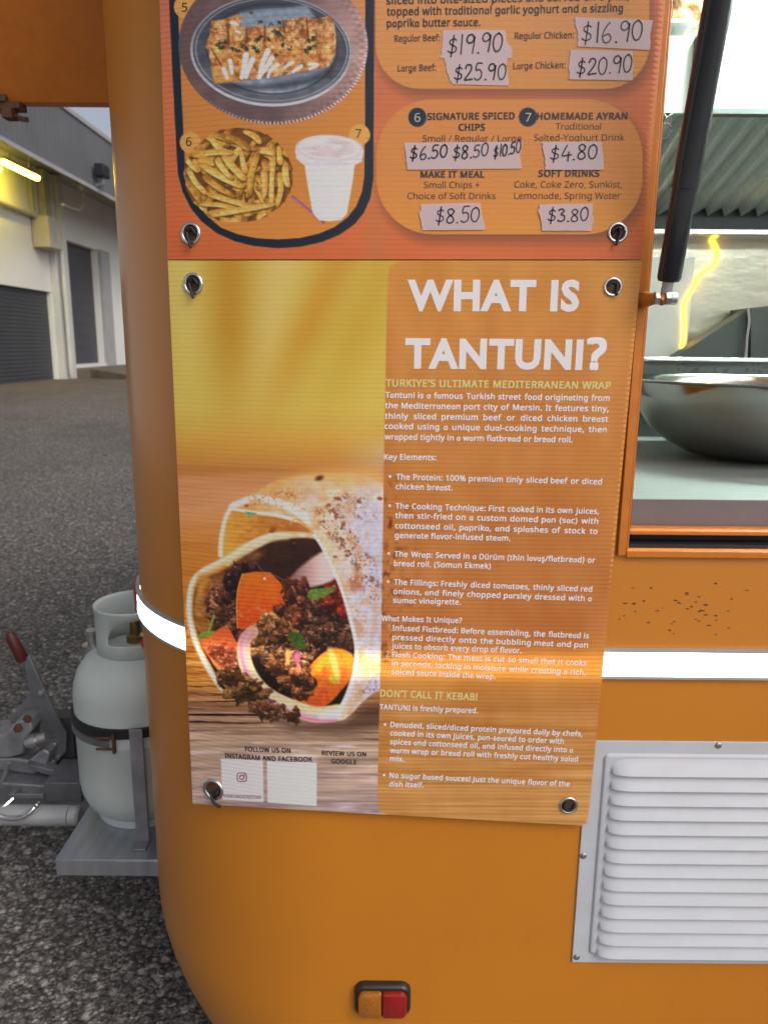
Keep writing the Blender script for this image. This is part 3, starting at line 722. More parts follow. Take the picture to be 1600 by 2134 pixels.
# ------------------------------------------------------------------ printed signs: painting library
L_REF = 0.52        # light on the wall: observed colour / L_REF = printed colour
def hash2(ix, iy, seed):
    h = (ix.astype(np.int64)*374761393+iy.astype(np.int64)*668265263+seed*1274126177) & 0xffffffff
    h = ((h ^ (h >> 13))*1274126177) & 0xffffffff
    return ((h ^ (h >> 16)) & 0xffff)/65535.0
def vnoise(x, y, seed=0):
    ix, iy = np.floor(x), np.floor(y); fx, fy = x-ix, y-iy
    fx = fx*fx*(3-2*fx); fy = fy*fy*(3-2*fy)
    a, b, c, d = hash2(ix, iy, seed), hash2(ix+1, iy, seed), hash2(ix, iy+1, seed), hash2(ix+1, iy+1, seed)
    return (a*(1-fx)+b*fx)*(1-fy)+(c*(1-fx)+d*fx)*fy
def fbm(x, y, seed=0, o=4):
    s, a, t = 0, .5, 0
    for i in range(o): s = s+a*vnoise(x*2**i, y*2**i, seed+i*17); t += a; a *= .55
    return s/t
class Canvas:
    def __init__(s, X, Y): s.X, s.Y = X, Y; s.c = np.zeros((len(X), 3))
    def box(s, x0, y0, x1, y1): return np.nonzero((s.X >= x0) & (s.X <= x1) & (s.Y >= y0) & (s.Y <= y1))[0]
    def blend(s, idx, a, col):
        x, y = s.X[idx], s.Y[idx]
        c = col(x, y) if callable(col) else np.array(col, float)[None, :]
        s.c[idx] = s.c[idx]*(1-a[:, None])+c*a[:, None]
    def dist(s, idx, P):
        x, y = s.X[idx], s.Y[idx]; d = np.full(len(x), 1e9); ins = np.zeros(len(x), bool)
        n = len(P)
        for i in range(n):
            x0, y0 = P[i]; x1, y1 = P[(i+1) % n]
            dx, dy = x1-x0, y1-y0; L = dx*dx+dy*dy+1e-9
            t = np.clip(((x-x0)*dx+(y-y0)*dy)/L, 0, 1)
            d = np.minimum(d, np.hypot(x-x0-t*dx, y-y0-t*dy))
            cr = ((y0 > y) != (y1 > y))
            if dy != 0: ins ^= cr & (x < (x1-x0)*(y-y0)/dy+x0)
        return np.where(ins, -d, d)
    def poly(s, pts, col, soft=1.6, alpha=1.0, smooth=0, rough=0, rs=8, seed=1):
        P = [tuple(p[:2]) for p in (cat_rom(pts, smooth, True) if smooth else pts)]
        a = np.array(P); pad = soft+rough+2
        idx = s.box(a[:, 0].min()-pad, a[:, 1].min()-pad, a[:, 0].max()+pad, a[:, 1].max()+pad)
        if not len(idx): return
        d = s.dist(idx, P)
        if rough: d = d+rough*2*(fbm(s.X[idx]/rs, s.Y[idx]/rs, seed, 3)-.5)
        s.blend(idx, np.clip(.5-d/soft, 0, 1)*alpha, col)
    def ell(s, cx, cy, rx, ry, col, rot=0, soft=1.6, alpha=1.0, inner=0):
        R = max(rx, ry)+soft+2; idx = s.box(cx-R, cy-R, cx+R, cy+R)
        if not len(idx): return
        c_, s_ = math.cos(math.radians(rot)), math.sin(math.radians(rot))
        u = (s.X[idx]-cx)*c_+(s.Y[idx]-cy)*s_; v = -(s.X[idx]-cx)*s_+(s.Y[idx]-cy)*c_
        r = np.hypot(u/rx, v/ry); d = (r-1)*min(rx, ry)
        a = np.clip(.5-d/soft, 0, 1)
        if inner: a = a*np.clip(.5+(r-inner)*min(rx, ry)/soft, 0, 1)
        s.blend(idx, a*alpha, col)
    def stroke(s, pts, wd, col, soft=1.4, alpha=1.0, smooth=5):
        P = [p[:2] for p in (cat_rom(pts, smooth) if smooth else pts)]; a = np.array(P); n = len(P)
        W = wd if hasattr(wd, '__len__') else (wd, wd)
        pad = max(W)+soft+2
        idx = s.box(a[:, 0].min()-pad, a[:, 1].min()-pad, a[:, 0].max()+pad, a[:, 1].max()+pad)
        if not len(idx): return
        x, y = s.X[idx], s.Y[idx]; d = np.full(len(x), 1e9)
        for i in range(n-1):
            (x0, y0), (x1, y1) = P[i], P[i+1]; dx, dy = x1-x0, y1-y0; L = dx*dx+dy*dy+1e-9
            t = np.clip(((x-x0)*dx+(y-y0)*dy)/L, 0, 1)
            f = (i+t)/(n-1); r = W[0]+(W[1]-W[0])*f
            d = np.minimum(d, np.hypot(x-x0-t*dx, y-y0-t*dy)-r/2)
        s.blend(idx, np.clip(.5-d/soft, 0, 1)*alpha, col)
def mixc(a, b, t): t = np.clip(t, 0, 1)[:, None]; return np.array(a, float)[None]*(1-t)+np.array(b, float)[None]*t
def ramp_y(stops, axis='y'):
    ps = [p for p, _ in stops]; cs = np.array([c for _, c in stops], float)
    return lambda x, y: np.stack([np.interp(y if axis == 'y' else x, ps, cs[:, k]) for k in range(3)], 1)

SIGN_Y = -.016
def bend(x):                  # the sheet lies on the flat side and follows the rounded corner to the left
    d = np.minimum(0, np.asarray(x, float)+.02); return SIGN_Y+.66*d*d
_bx = np.linspace(-.6, .8, 2801); _bs = np.concatenate([[0], np.cumsum(np.hypot(np.diff(_bx), np.diff(bend(_bx))))]); _bs -= np.interp(0, _bx, _bs)
class Bent:
    def __init__(s, off=0.0): s.off = off
    def hit(s, x, y):
        Y = SIGN_Y
        for _ in range(25): p = atY(x, y, Y+s.off); Y = float(bend(p[0]))
        return p
    def hit_arr(s, x, y):
        d = (x[..., None]-CX)/F_PX*RV-(y[..., None]-CY)/F_PX*UV+_fw; Y = np.full(x.shape, SIGN_Y+s.off)
        for _ in range(25):
            p = CAM+d*((Y-CAM[1])/d[..., 1])[..., None]; Y = bend(p[..., 0])+s.off
        return p
    def loc(s, p): return np.array([np.interp(p[0], _bx, _bs), p[2]])
    def px(s, x, y): return s.loc(s.hit(x, y))
    def arr(s, U, V):
        x = np.interp(U, _bs, _bx); return np.stack([x, bend(x)+s.off, V], -1)
    def at(s, u, h=0):
        x = float(np.interp(u[0], _bs, _bx)); d = 1.32*min(0, x+.02); n = np.array([d, -1, 0])/math.hypot(d, 1)
        return np.array([x, float(bend(x))+s.off, u[1]])+n*h

def printmat(name, transl=.28):
    m = Nt(name); at_ = m.n('ShaderNodeAttribute', attribute_name='Col'); v = m.co()
    wv = m.n('ShaderNodeTexWave', wave_type='BANDS', bands_direction='Z', wave_profile='SIN')
    wv.inputs['Scale'].default_value = .314159/.0062; wv.inputs['Distortion'].default_value = 1.2; wv.inputs['Detail Scale'].default_value = .2; m.l(v, wv.inputs['Vector'])
    mx = m.n('ShaderNodeMix', data_type='RGBA', blend_type='MULTIPLY'); mx.inputs[0].default_value = 1
    m.l(at_.outputs[0], mx.inputs[6]); m.l(m.ramp(wv.outputs[1], [(0, (.965, .965, .965)), (.3, (1, 1, 1))]), mx.inputs[7])
    m.l(mx.outputs[2], m.p.inputs['Base Color']); m.set(Roughness=.42, Coat_Weight=.12, Coat_Roughness=.3)
    bp = m.bump(wv.outputs[1], .045, .0005)
    tr = m.n('ShaderNodeBsdfTranslucent')
    m3 = m.n('ShaderNodeMix', data_type='RGBA', blend_type='MULTIPLY'); m3.inputs[0].default_value = 1
    m.l(mx.outputs[2], m3.inputs[6]); m.l(m.ramp(wv.outputs[1], [(.0, (.45, .45, .45)), (.4, (1, 1, 1))]), m3.inputs[7]); m.l(m3.outputs[2], tr.inputs[0])
    ms = m.n('ShaderNodeMixShader'); ms.inputs[0].default_value = transl
    m.l(m.p.outputs[0], ms.inputs[1]); m.l(tr.outputs[0], ms.inputs[2]); m.l(ms.outputs[0], m.out.inputs[0]); return m.m
m_print = printmat('printed_corflute')
def plastic(name, c, t=.38):
    m = Nt(name); m.set(Base_Color=(*c, 1), Roughness=.45); tr = m.n('ShaderNodeBsdfTranslucent'); tr.inputs[0].default_value = (*c, 1)
    ms = m.n('ShaderNodeMixShader'); ms.inputs[0].default_value = t
    m.l(m.p.outputs[0], ms.inputs[1]); m.l(tr.outputs[0], ms.inputs[2]); m.l(ms.outputs[0], m.out.inputs[0]); return m.m
m_wtext = plastic('white_print', (.88, .88, .92), .26); m_ytext = plastic('yellow_print', (.84, .76, .34)); m_ntext = plastic('dark_print', (.020, .022, .028), .02)
m_core = plastic('corflute_white', (.62, .58, .52), .5)
m_ctext = plastic('cream_print', (.75, .70, .6)); m_ptext = plastic('purple_print', (.30, .06, .16), .1)

def panel(name, root, plane, corners, nu, tl, paint, thick=.004):
    """corners tl,tr,br,bl as plane coordinates; tl: list of row parameters"""
    c = [np.array(p) for p in corners]; rows_t = np.array(tl); s_ = np.linspace(0, 1, nu)
    S, Tt = np.meshgrid(s_, rows_t); S = S[..., None]; Tt = Tt[..., None]
    UV_ = (c[0]*(1-S)+c[1]*S)*(1-Tt)+(c[3]*(1-S)+c[2]*S)*Tt
    P = plane.hit_arr(UV_[..., 0], UV_[..., 1])
    Pf = P.reshape(-1, 3); px, py = UV_[..., 0].ravel(), UV_[..., 1].ravel()
    cv = Canvas(px, py); paint(cv)
    colr = np.clip(cv.c, 0, 255)/255
    l_ = np.where(colr <= .04045, colr/12.92, ((colr+.055)/1.055)**2.4)/L_REF
    l_ = np.clip(l_, 0, .88)
    nr = len(rows_t); idx = np.arange(nr*nu).reshape(nr, nu)
    faces = np.stack([idx[:-1, :-1], idx[1:, :-1], idx[1:, 1:], idx[:-1, 1:]], -1).reshape(-1, 4)
    me = bpy.data.meshes.new(name)
    me.vertices.add(len(Pf)); me.vertices.foreach_set('co', Pf.astype(np.float32).ravel())
    me.loops.add(faces.size); me.loops.foreach_set('vertex_index', faces.astype(np.int32).ravel())
    me.polygons.add(len(faces)); me.polygons.foreach_set('loop_start', np.arange(0, faces.size, 4, dtype=np.int32))
    me.polygons.foreach_set('loop_total', np.full(len(faces), 4, dtype=np.int32))
    me.update(calc_edges=True); me.validate()
    at_ = me.color_attributes.new('Col', 'FLOAT_COLOR', 'POINT')
    at_.data.foreach_set('color', np.concatenate([l_, np.ones((len(l_), 1))], 1).astype(np.float32).ravel())
    me.materials.append(m_print)
    o = bpy.data.objects.new(name, me); COL.objects.link(o); put(o, parent=root)
    # fluted edges and back
    b_ = MB(); N = 28
    def edge(p, q): return [plane.px(*(p+(q-p)*k/N)) for k in range(N+1)]
    loop = edge(c[0], c[1])+edge(c[1], c[2])+edge(c[2], c[3])+edge(c[3], c[0])
    b_.grid([[plane.at(p, -.0002) for p in loop], [plane.at(p, -thick) for p in loop]], smooth=False)
    b_.grid([[plane.at(p, -thick) for p in edge(c[3], c[2])], [plane.at(p, -thick) for p in edge(c[0], c[1])]], smooth=False)
    b_.build('core', m_core, o, angle=None)
    return o

# ------------------------------------------------------------------ print of the information sign
def Z1(pts): return [(340+x/3.3333, 940+y/3.3333)+tuple(r) for x, y, *r in pts]
def paint_info(cv):
    X, Y = cv.X, cv.Y; rg = random.Random(11)
    # blurred wooden board and yellow backdrop
    base = ramp_y([(540, (172, 150, 66)), (700, (172, 150, 62)), (850, (176, 154, 66)), (905, (176, 140, 58)), (945, (172, 122, 48)), (980, (160, 104, 48)),
                   (1000, (172, 118, 72)), (1060, (178, 124, 80)), (1120, (170, 108, 46)), (1180, (166, 102, 32)), (1300, (168, 106, 42)), (1380, (176, 116, 48)),
                   (1420, (186, 128, 58)), (1450, (150, 104, 66)), (1480, (128, 92, 66)), (1500, (140, 108, 84)), (1560, (150, 126, 108)), (1620, (150, 126, 112)), (1700, (146, 128, 126))])
    cv.c[:] = base(X, Y)
    # soft diagonal light streaks in the yellow
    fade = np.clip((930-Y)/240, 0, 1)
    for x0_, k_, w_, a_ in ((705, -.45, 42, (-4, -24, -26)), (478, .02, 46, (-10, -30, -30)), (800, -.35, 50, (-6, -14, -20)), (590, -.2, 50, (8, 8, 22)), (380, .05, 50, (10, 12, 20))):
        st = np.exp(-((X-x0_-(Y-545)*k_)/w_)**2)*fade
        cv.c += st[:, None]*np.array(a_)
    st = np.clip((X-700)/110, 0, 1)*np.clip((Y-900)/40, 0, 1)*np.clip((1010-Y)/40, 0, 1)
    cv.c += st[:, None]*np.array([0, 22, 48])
    # wood grain
    lo = np.clip((Y-940)/60, 0, 1); sharp = np.clip((Y-1250)/160, 0, 1)
    g1 = fbm(X/130, Y/9, 5, 4)-.5; g2 = fbm(X/260+3, Y/3.2, 9, 3)-.5
    cv.c += (lo*g1*(26+50*sharp)+sharp*g2*58)[:, None]*np.array([1, .95, .85])
    g3 = np.clip(fbm(X/200, Y/4.5, 21, 3)-.57, 0, 1)*sharp*np.clip((1560-Y)/60, 0, 1)
    cv.c -= g3[:, None]*np.array([620, 560, 440])
    g4 = np.clip(fbm(X/90, Y/14, 31, 4)-.55, 0, 1)*np.clip((Y-1470)/60, 0, 1)
    cv.c += g4[:, None]*np.array([120, 130, 190])
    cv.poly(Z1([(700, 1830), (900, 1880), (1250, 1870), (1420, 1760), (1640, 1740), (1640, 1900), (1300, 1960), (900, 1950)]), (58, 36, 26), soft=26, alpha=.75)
    # back of the rolled flatbread
    bread = lambda x, y: mixc((190, 142, 84), (182, 168, 162), (x-500)/240+(y-1080)/400*.5+(fbm(x/26, y/20, 39, 4)-.5)*1.3)+((fbm(x/16, y/16, 40, 4)-.5)*60)[:, None]*np.array([1, 1, .9])
    cv.poly(Z1([(390, 740), (393, 600), (430, 440), (480, 365), (610, 310), (740, 228), (900, 180), (1100, 160), (1360, 160), (1530, 220), (1900, 330), (1900, 1500), (1530, 1640), (1420, 1710), (1290, 1840), (1220, 1870), (1000, 1862), (860, 1815), (700, 1600), (500, 900)]), bread, soft=4, smooth=4)
    # blurred top of the roll
    cv.poly(Z1([(800, 205), (960, 150), (1130, 120), (1500, 110), (1560, 240), (1300, 230), (1050, 215)]), (190, 144, 76), soft=24, alpha=.75)
    cv.ell(340+1085/3.333, 940+188/3.333, 8, 5, (70, 30, 20), -20, soft=6)
    # inside of the upper pocket
    cv.poly(Z1([(470, 395), (600, 420), (760, 440), (900, 475), (1045, 570), (900, 562), (760, 575), (640, 610), (540, 650), (420, 720), (415, 560)]),
            lambda x, y: mixc((186, 132, 48), (150, 90, 34), (x-470)/120)+((fbm(x/14, y/9, 44, 4)-.5)*44)[:, None], soft=5, smooth=3)
    cv.stroke(Z1([(400, 720), (405, 600), (440, 450), (490, 370)]), (9, 7), (202, 190, 176), soft=6)
    cv.stroke(Z1([(480, 385), (620, 330), (760, 345), (900, 400), (1030, 480)]), (11, 20), (206, 194, 186), soft=8)
    cv.stroke(Z1([(470, 400), (620, 425), (780, 445), (920, 480)]), (5, 7), (208, 200, 196), soft=4)
    # dark inside
    cv.poly(Z1([(1060, 610), (900, 605), (760, 625), (640, 690), (500, 780), (390, 850), (270, 890), (215, 1000), (205, 1120), (230, 1240), (290, 1400), (380, 1570), (470, 1680), (620, 1740), (800, 1800), (1000, 1850), (1220, 1800), (1310, 1620), (1345, 1400), (1310, 1200), (1240, 960), (1150, 760)]),
            lambda x, y: mixc((44, 20, 10), (20, 9, 6), (y-1120)/160)+((fbm(x/12, y/12, 50, 4)-.5)*26)[:, None], soft=6, smooth=3)
    cv.poly(Z1([(390, 850), (270, 890), (215, 1000), (205, 1120), (230, 1250), (330, 1260), (400, 1100), (440, 950), (520, 850), (700, 720), (640, 690)]),
            lambda x, y: mixc((150, 98, 40), (92, 50, 22), (x-400)/90)+((fbm(x/13, y/10, 52, 4)-.5)*70)[:, None], soft=14, smooth=3)
    # left and top rim of the front sheet
    rim = [(1060, 588), (900, 580), (760, 585), (620, 640), (500, 720), (400, 770), (270, 840), (205, 920), (183, 1060), (190, 1180), (230, 1330), (300, 1480), (380, 1610), (450, 1690)]
    cv.stroke(Z1(rim), (10, 12), lambda x, y: mixc((200, 178, 150), (186, 146, 98), (fbm(x/18, y/18, 41, 3)-.35)*2), soft=6)
    cv.stroke(Z1([(p[0]-6, p[1]-4) for p in rim[2:]]), (4, 6), (210, 200, 190), soft=5)
    cv.stroke(Z1([(300, 835), (420, 775), (540, 700), (700, 620), (860, 600)]), (16, 10), (200, 176, 140), soft=9, alpha=.6)
    cv.poly(Z1([(240, 850), (300, 850), (330, 900), (260, 1000), (240, 960)]), (176, 118, 44), soft=10, alpha=.8)
    # meat
    def meat(pts, dark, light, sd, alpha=1, rough=5, sc=1.0):
        P = cat_rom(Z1(pts), 3, True); P = [tuple(p[:2]) for p in P]; a = np.array(P); r_ = random.Random(sd)
        dk, lt = np.array(dark, float), np.array(light, float)
        cv.poly(P, lambda x, y: mixc(dk*.55, dk*1.1, fbm(x/9, y/9, sd, 3)), soft=4, alpha=alpha, rough=rough, rs=6, seed=sd)
        def inside(px, py):
            c_ = False
            for k in range(len(P)):
                (x0, y0), (x1, y1) = P[k], P[(k+1) % len(P)]
                if (y0 > py) != (y1 > py) and px < (x1-x0)*(py-y0)/(y1-y0)+x0: c_ = not c_
            return c_
        w_, h_ = a[:, 0].max()-a[:, 0].min(), a[:, 1].max()-a[:, 1].min()
        for k in range(int(w_*h_/50/sc)):
            bx, by = r_.uniform(a[:, 0].min(), a[:, 0].max()), r_.uniform(a[:, 1].min(), a[:, 1].max())
            if not inside(bx, by): continue
            R1 = r_.uniform(7, 19)*sc; R2 = R1*r_.uniform(.28, .6); th = r_.uniform(0, math.pi); tone = r_.uniform(0, .85); q = r_.randint(1, 999)
            B_ = []
            for m in range(12):
                an = 2*math.pi*m/12; f_ = r_.uniform(.55, 1.3); u, v_ = R1*f_*math.cos(an), R2*f_*math.sin(an)
                B_.append((bx+u*math.cos(th)-v_*math.sin(th), by+u*math.sin(th)+v_*math.cos(th)))
            cv.poly([(x+1, y+2) for x, y in B_], dk*.35, soft=4, alpha=.7*alpha, smooth=2)
            cl = lt*tone+dk*(1-tone)
            def bc(x, y, bx=bx, by=by, R2=R2, cl=cl, q=q):
                t = -(y-by)/(R2*1.6)-(x-bx)/(R1*3)+(fbm(x/3.6, y/3, q, 3)-.5)*2.6
                return np.clip(mixc(cl*.34, cl*1.15, .5+t*.5), 0, 255)
            cv.poly(B_, bc, soft=2.5, alpha=alpha, smooth=2)
            if r_.random() < .38:
                an = r_.uniform(-.6, .6); L_ = r_.uniform(1.5, 4)
                cv.stroke([(bx-L_*math.cos(an), by-R2*.45-L_*math.sin(an)), (bx, by-R2*.55), (bx+L_*math.cos(an), by-R2*.4)], (r_.uniform(.8, 1.8), .8), (224, 194, 176), soft=1.8, alpha=.75*alpha, smooth=2)
    meat([(430, 860), (540, 800), (640, 810), (560, 1000), (500, 1100), (440, 1060)], (24, 10, 14), (86, 46, 48), 60)
    meat([(330, 960), (440, 990), (500, 1110), (560, 1300), (520, 1380), (430, 1240), (330, 1150)], (60, 28, 20), (168, 104, 76), 62)
    meat([(1000, 1050), (1150, 1060), (1280, 1160), (1320, 1330), (1300, 1480), (1130, 1420), (1000, 1400), (970, 1200)], (40, 18, 14), (168, 110, 76), 64)
    meat([(1090, 960), (1210, 900), (1260, 1060), (1290, 1160), (1130, 1060)], (70, 14, 8), (176, 50, 30), 66)
    # pale onion plane deep inside
    cv.poly(Z1([(1100, 700), (1150, 770), (1200, 880), (1060, 940), (980, 940), (880, 880)]), lambda x, y: mixc((120, 84, 78), (196, 164, 160), (x-610)/60), soft=7, smooth=3)
    # big tomato piece
    cv.poly(Z1([(552, 852), (640, 838), (745, 843), (845, 945), (872, 1060), (800, 1090), (740, 1160), (660, 1250), (518, 1232), (508, 1080), (522, 950)]),
            lambda x, y: mixc((206, 92, 16), (176, 60, 18), (y-1195)/110+(fbm(x/11, y/11, 70, 4)-.5)*1.4)+(np.clip(fbm(x/9, y/6, 71, 3)-.55, 0, 1)*np.clip((y-1235)/50, 0, 1)*260)[:, None]*np.array([.4, .8, .9]), soft=2.5)
    cv.stroke(Z1([(552, 855), (523, 950), (510, 1080), (518, 1228)]), (2.5, 2), (226, 124, 40))
    cv.ell(340+705/3.333, 940+886/3.333, 2.6, 2.6, (236, 214, 200))
    cv.poly(Z1([(670, 1180), (715, 1120), (735, 1150), (725, 1180), (700, 1190)]), (214, 170, 164), soft=4, smooth=3)
    cv.stroke(Z1([(655, 780), (690, 830), (790, 870), (850, 910)]), (2, 3), (120, 84, 60), soft=3, alpha=.7)
    # second row
    meat([(770, 1080), (850, 1060), (840, 960), (850, 905), (960, 890), (1015, 930), (980, 1060), (940, 1200), (900, 1240), (800, 1170)], (62, 26, 14), (160, 84, 46), 74)
    meat([(650, 1200), (780, 1160), (900, 1240), (870, 1330), (760, 1360), (660, 1400), (600, 1360)], (110, 60, 28), (206, 150, 92), 76)
    meat([(720, 1330), (860, 1280), (1010, 1390), (990, 1480), (850, 1560), (740, 1520)], (52, 24, 14), (190, 130, 84), 78)
    # left lower tomato
    cv.poly(Z1([(255, 1312), (350, 1260), (440, 1213), (500, 1310), (545, 1400), (540, 1490), (430, 1520), (380, 1520), (310, 1420)]),
            lambda x, y: mixc((196, 78, 34), (206, 120, 70), (y-1330)/70+(fbm(x/6, y/6, 80, 4)-.5)*1.6), soft=4, smooth=2)
    meat([(330, 1330), (420, 1360), (520, 1370), (530, 1480), (420, 1500), (350, 1430)], (170, 60, 26), (232, 170, 130), 81, alpha=.65, sc=.7)
    # lower right tomato and meat
    cv.poly(Z1([(1000, 1520), (1090, 1420), (1180, 1370), (1270, 1385), (1325, 1440), (1318, 1560), (1240, 1660), (1130, 1770), (990, 1780), (900, 1700)]),
            lambda x, y: mixc((226, 122, 30), (168, 66, 24), (y-1370)/90+(fbm(x/9, y/12, 84, 4)-.5)*1.5), soft=4, smooth=3)
    meat([(760, 1440), (850, 1500), (1000, 1530), (1040, 1600), (1000, 1740), (900, 1680), (790, 1590)], (66, 30, 14), (196, 120, 70), 86)
    cv.poly(Z1([(1140, 1380), (1180, 1380), (1220, 1500), (1225, 1590), (1195, 1590)]), (220, 160, 90), soft=7, alpha=.8, smooth=3)
    cv.poly(Z1([(850, 1370), (885, 1375), (880, 1480), (850, 1490)]), (214, 150, 74), soft=6, alpha=.85)
    cv.poly(Z1([(900, 1400), (955, 1400), (950, 1500), (935, 1500)]), (166, 76, 116), soft=5, alpha=.85)
    cv.poly(Z1([(1060, 1520), (1140, 1420), (1150, 1440), (1080, 1530)]), (120, 140, 30), soft=3)
    cv.poly(Z1([(1150, 1580), (1170, 1550), (1210, 1600), (1190, 1620)]), (150, 150, 40), soft=3)
    # onion ring
    on = [(620, 1255), (570, 1310), (560, 1400), (585, 1510), (650, 1620), (750, 1710), (900, 1780), (1060, 1830), (1215, 1815)]
    cv.stroke(Z1(on), (26, 34), lambda x, y: mixc((196, 132, 112), (214, 172, 134), (y-1330)/60)+((fbm(x/6, y/6, 88, 3)-.5)*40)[:, None], soft=4)
    onp = [(598, 1262), (556, 1330), (552, 1420), (580, 1530), (650, 1650), (750, 1740), (900, 1815), (1060, 1862), (1190, 1860)]
    cv.stroke(Z1(onp), (8, 11), (182, 104, 140), soft=6); cv.stroke(Z1([(p[0]+10, p[1]-8) for p in onp]), (5, 6), (208, 156, 170), soft=6, alpha=.8)
    cv.stroke(Z1([(1100, 1835), (1160, 1830), (1210, 1825)]), (16, 20), (206, 184, 196), soft=7, alpha=.8)
    # fallen meat outside
    meat([(385, 1545), (450, 1530), (560, 1560), (640, 1620), (720, 1700), (740, 1750), (640, 1720), (530, 1730), (450, 1690), (400, 1610)], (66, 36, 18), (170, 118, 62), 90)
    meat([(590, 1740), (700, 1760), (880, 1810), (960, 1890), (860, 1860), (740, 1830), (680, 1850), (610, 1790)], (70, 38, 20), (190, 130, 84), 92)
    # right flap with char
    flap = [(1040, 565), (1100, 660), (1165, 790), (1240, 970), (1300, 1180), (1335, 1350), (1325, 1520), (1270, 1690), (1215, 1800), (1240, 1822), (1290, 1835), (1400, 1720), (1520, 1640), (1640, 1560), (1640, 420), (1300, 300), (1000, 420)]
    def fc(x, y):
        zx, zy = (x-340)*3.3333, (y-940)*3.3333
        t = np.clip((zx-1100)/380, 0, 1)
        v = mixc((196, 170, 140), (166, 166, 190), t+(fbm(x/20, y/26, 95, 3)-.5)*.8)
        rl = (fbm(x/12, y/14, 96, 3)-fbm((x+2)/12, (y+2)/14, 96, 3))*55
        v = v+((fbm(x/7, y/9, 97, 4)-.5)*22+rl)[:, None]
        br = np.clip((fbm(x/17, y/22, 98, 4)-.46)*2.6, 0, .7)*np.clip(1.25-t*.75, 0, 1)
        v = v*(1-br[:, None])+np.array([[168, 116, 66]])*br[:, None]
        low = np.clip((zy-1350)/120, 0, 1)[:, None]*np.clip((1600-zy)/80, 0, 1)[:, None]
        v = v+low*np.array([[26, 10, -50]])
        return v
    cv.poly(Z1(flap), fc, soft=4)
    cv.stroke(Z1([(1045, 575), (1105, 670), (1170, 800), (1245, 980), (1305, 1190), (1340, 1360), (1330, 1530), (1275, 1700), (1222, 1805)]), (5, 9), (216, 208, 206), soft=4)
    cv.stroke(Z1([(880, 510), (930, 470), (1010, 540), (1045, 570)]), (3, 4), (190, 130, 70), soft=3)
    # char marks
    def char(pts, th, sd, col=(104, 52, 26), sc=3.2, soft=14):
        P = Z1(pts); a = np.array(P); idx = cv.box(a[:, 0].min()-10, a[:, 1].min()-10, a[:, 0].max()+10, a[:, 1].max()+10)
        d = cv.dist(idx, P); x, y = cv.X[idx], cv.Y[idx]
        n = fbm(x/sc, y/(sc*1.2), sd, 3)*.65+fbm(x/14, y/14, sd+5, 2)*.35
        al = np.clip((n-th)*6, 0, .78)*np.clip(.5-d/soft, 0, 1); cv.blend(idx, al, col)
    char([(1020, 400), (1200, 380), (1330, 560), (1460, 760), (1500, 940), (1400, 900), (1250, 720), (1080, 500)], .50, 101)
    char([(1150, 300), (1400, 300), (1480, 480), (1380, 480), (1200, 380)], .52, 103)
    char([(600, 310), (800, 260), (960, 290), (1000, 420), (800, 380), (600, 380)], .53, 105, (150, 84, 30))
    char([(1350, 850), (1520, 900), (1520, 1150), (1400, 1100)], .57, 107)
    char([(1280, 870), (1390, 850), (1390, 960), (1290, 980)], .36, 109, (150, 84, 50), 5)
    char([(1330, 1080), (1420, 1180), (1380, 1280), (1320, 1200)], .48, 111, (150, 100, 74), 5)
    char([(1340, 1640), (1500, 1560), (1500, 1700), (1380, 1720)], .52, 113, (120, 74, 46))
    char([(1340, 1360), (1500, 1300), (1520, 1500), (1400, 1580)], .57, 115, (190, 140, 70))
    for (x, y, r) in ((580, 380, 3), (1215, 330, 4), (1360, 350, 4), (1195, 735, 3), (1275, 725, 3), (1505, 330, 4), (760, 550, 5), (1150, 375, 3.5), (910, 640, 2)):
        cv.ell(340+x/3.333, 940+y/3.333, r*1.5, r, (120, 56, 26), rg.uniform(-40, 40), soft=3, alpha=.85)
    # parsley
    leaf = lambda a, b: (lambda x, y: mixc(a, b, fbm(x/4, y/4, 120, 3)))
    cv.poly(Z1([(572, 418), (655, 430), (640, 445), (600, 462), (578, 450)]), leaf((70, 110, 70), (140, 160, 120)), soft=2)
    cv.poly(Z1([(1000, 1010), (1025, 960), (1100, 955), (1198, 948), (1165, 985), (1110, 1015), (1050, 1030)]), leaf((46, 80, 22), (120, 140, 60)), soft=2, smooth=2)
    cv.poly(Z1([(240, 1290), (275, 1255), (365, 1248), (330, 1285), (270, 1310)]), leaf((70, 84, 24), (130, 130, 50)), soft=2, smooth=2)
    cv.stroke(Z1([(315, 1260), (335, 1200), (355, 1145)]), (4, 5), (110, 130, 50), soft=2)
    cv.poly(Z1([(862, 1295), (905, 1250), (975, 1290), (988, 1370), (940, 1375), (900, 1335)]), leaf((26, 44, 12), (80, 100, 34)), soft=2, smooth=2)
    cv.stroke(Z1([(365, 1215), (440, 1195)]), (6, 3), (40, 50, 20), soft=3, smooth=0)
    # translucent orange text panel over the right part
    edge = [(834, 543), (812, 556), (807, 580), (803, 800), (800, 950), (795, 1290), (790, 1500), (786, 1660), (790, 1690), (815, 1702), (1190, 1722), (1216, 1718), (1226, 1700), (1345, 543)]
    oc = ramp_y([(540, (170, 116, 46)), (640, (168, 110, 44)), (800, (164, 106, 46)), (1000, (160, 100, 42)), (1150, (158, 98, 44)), (1300, (156, 94, 44)), (1400, (168, 112, 46)), (1480, (158, 106, 52)), (1600, (162, 112, 58)), (1720, (166, 120, 66))])
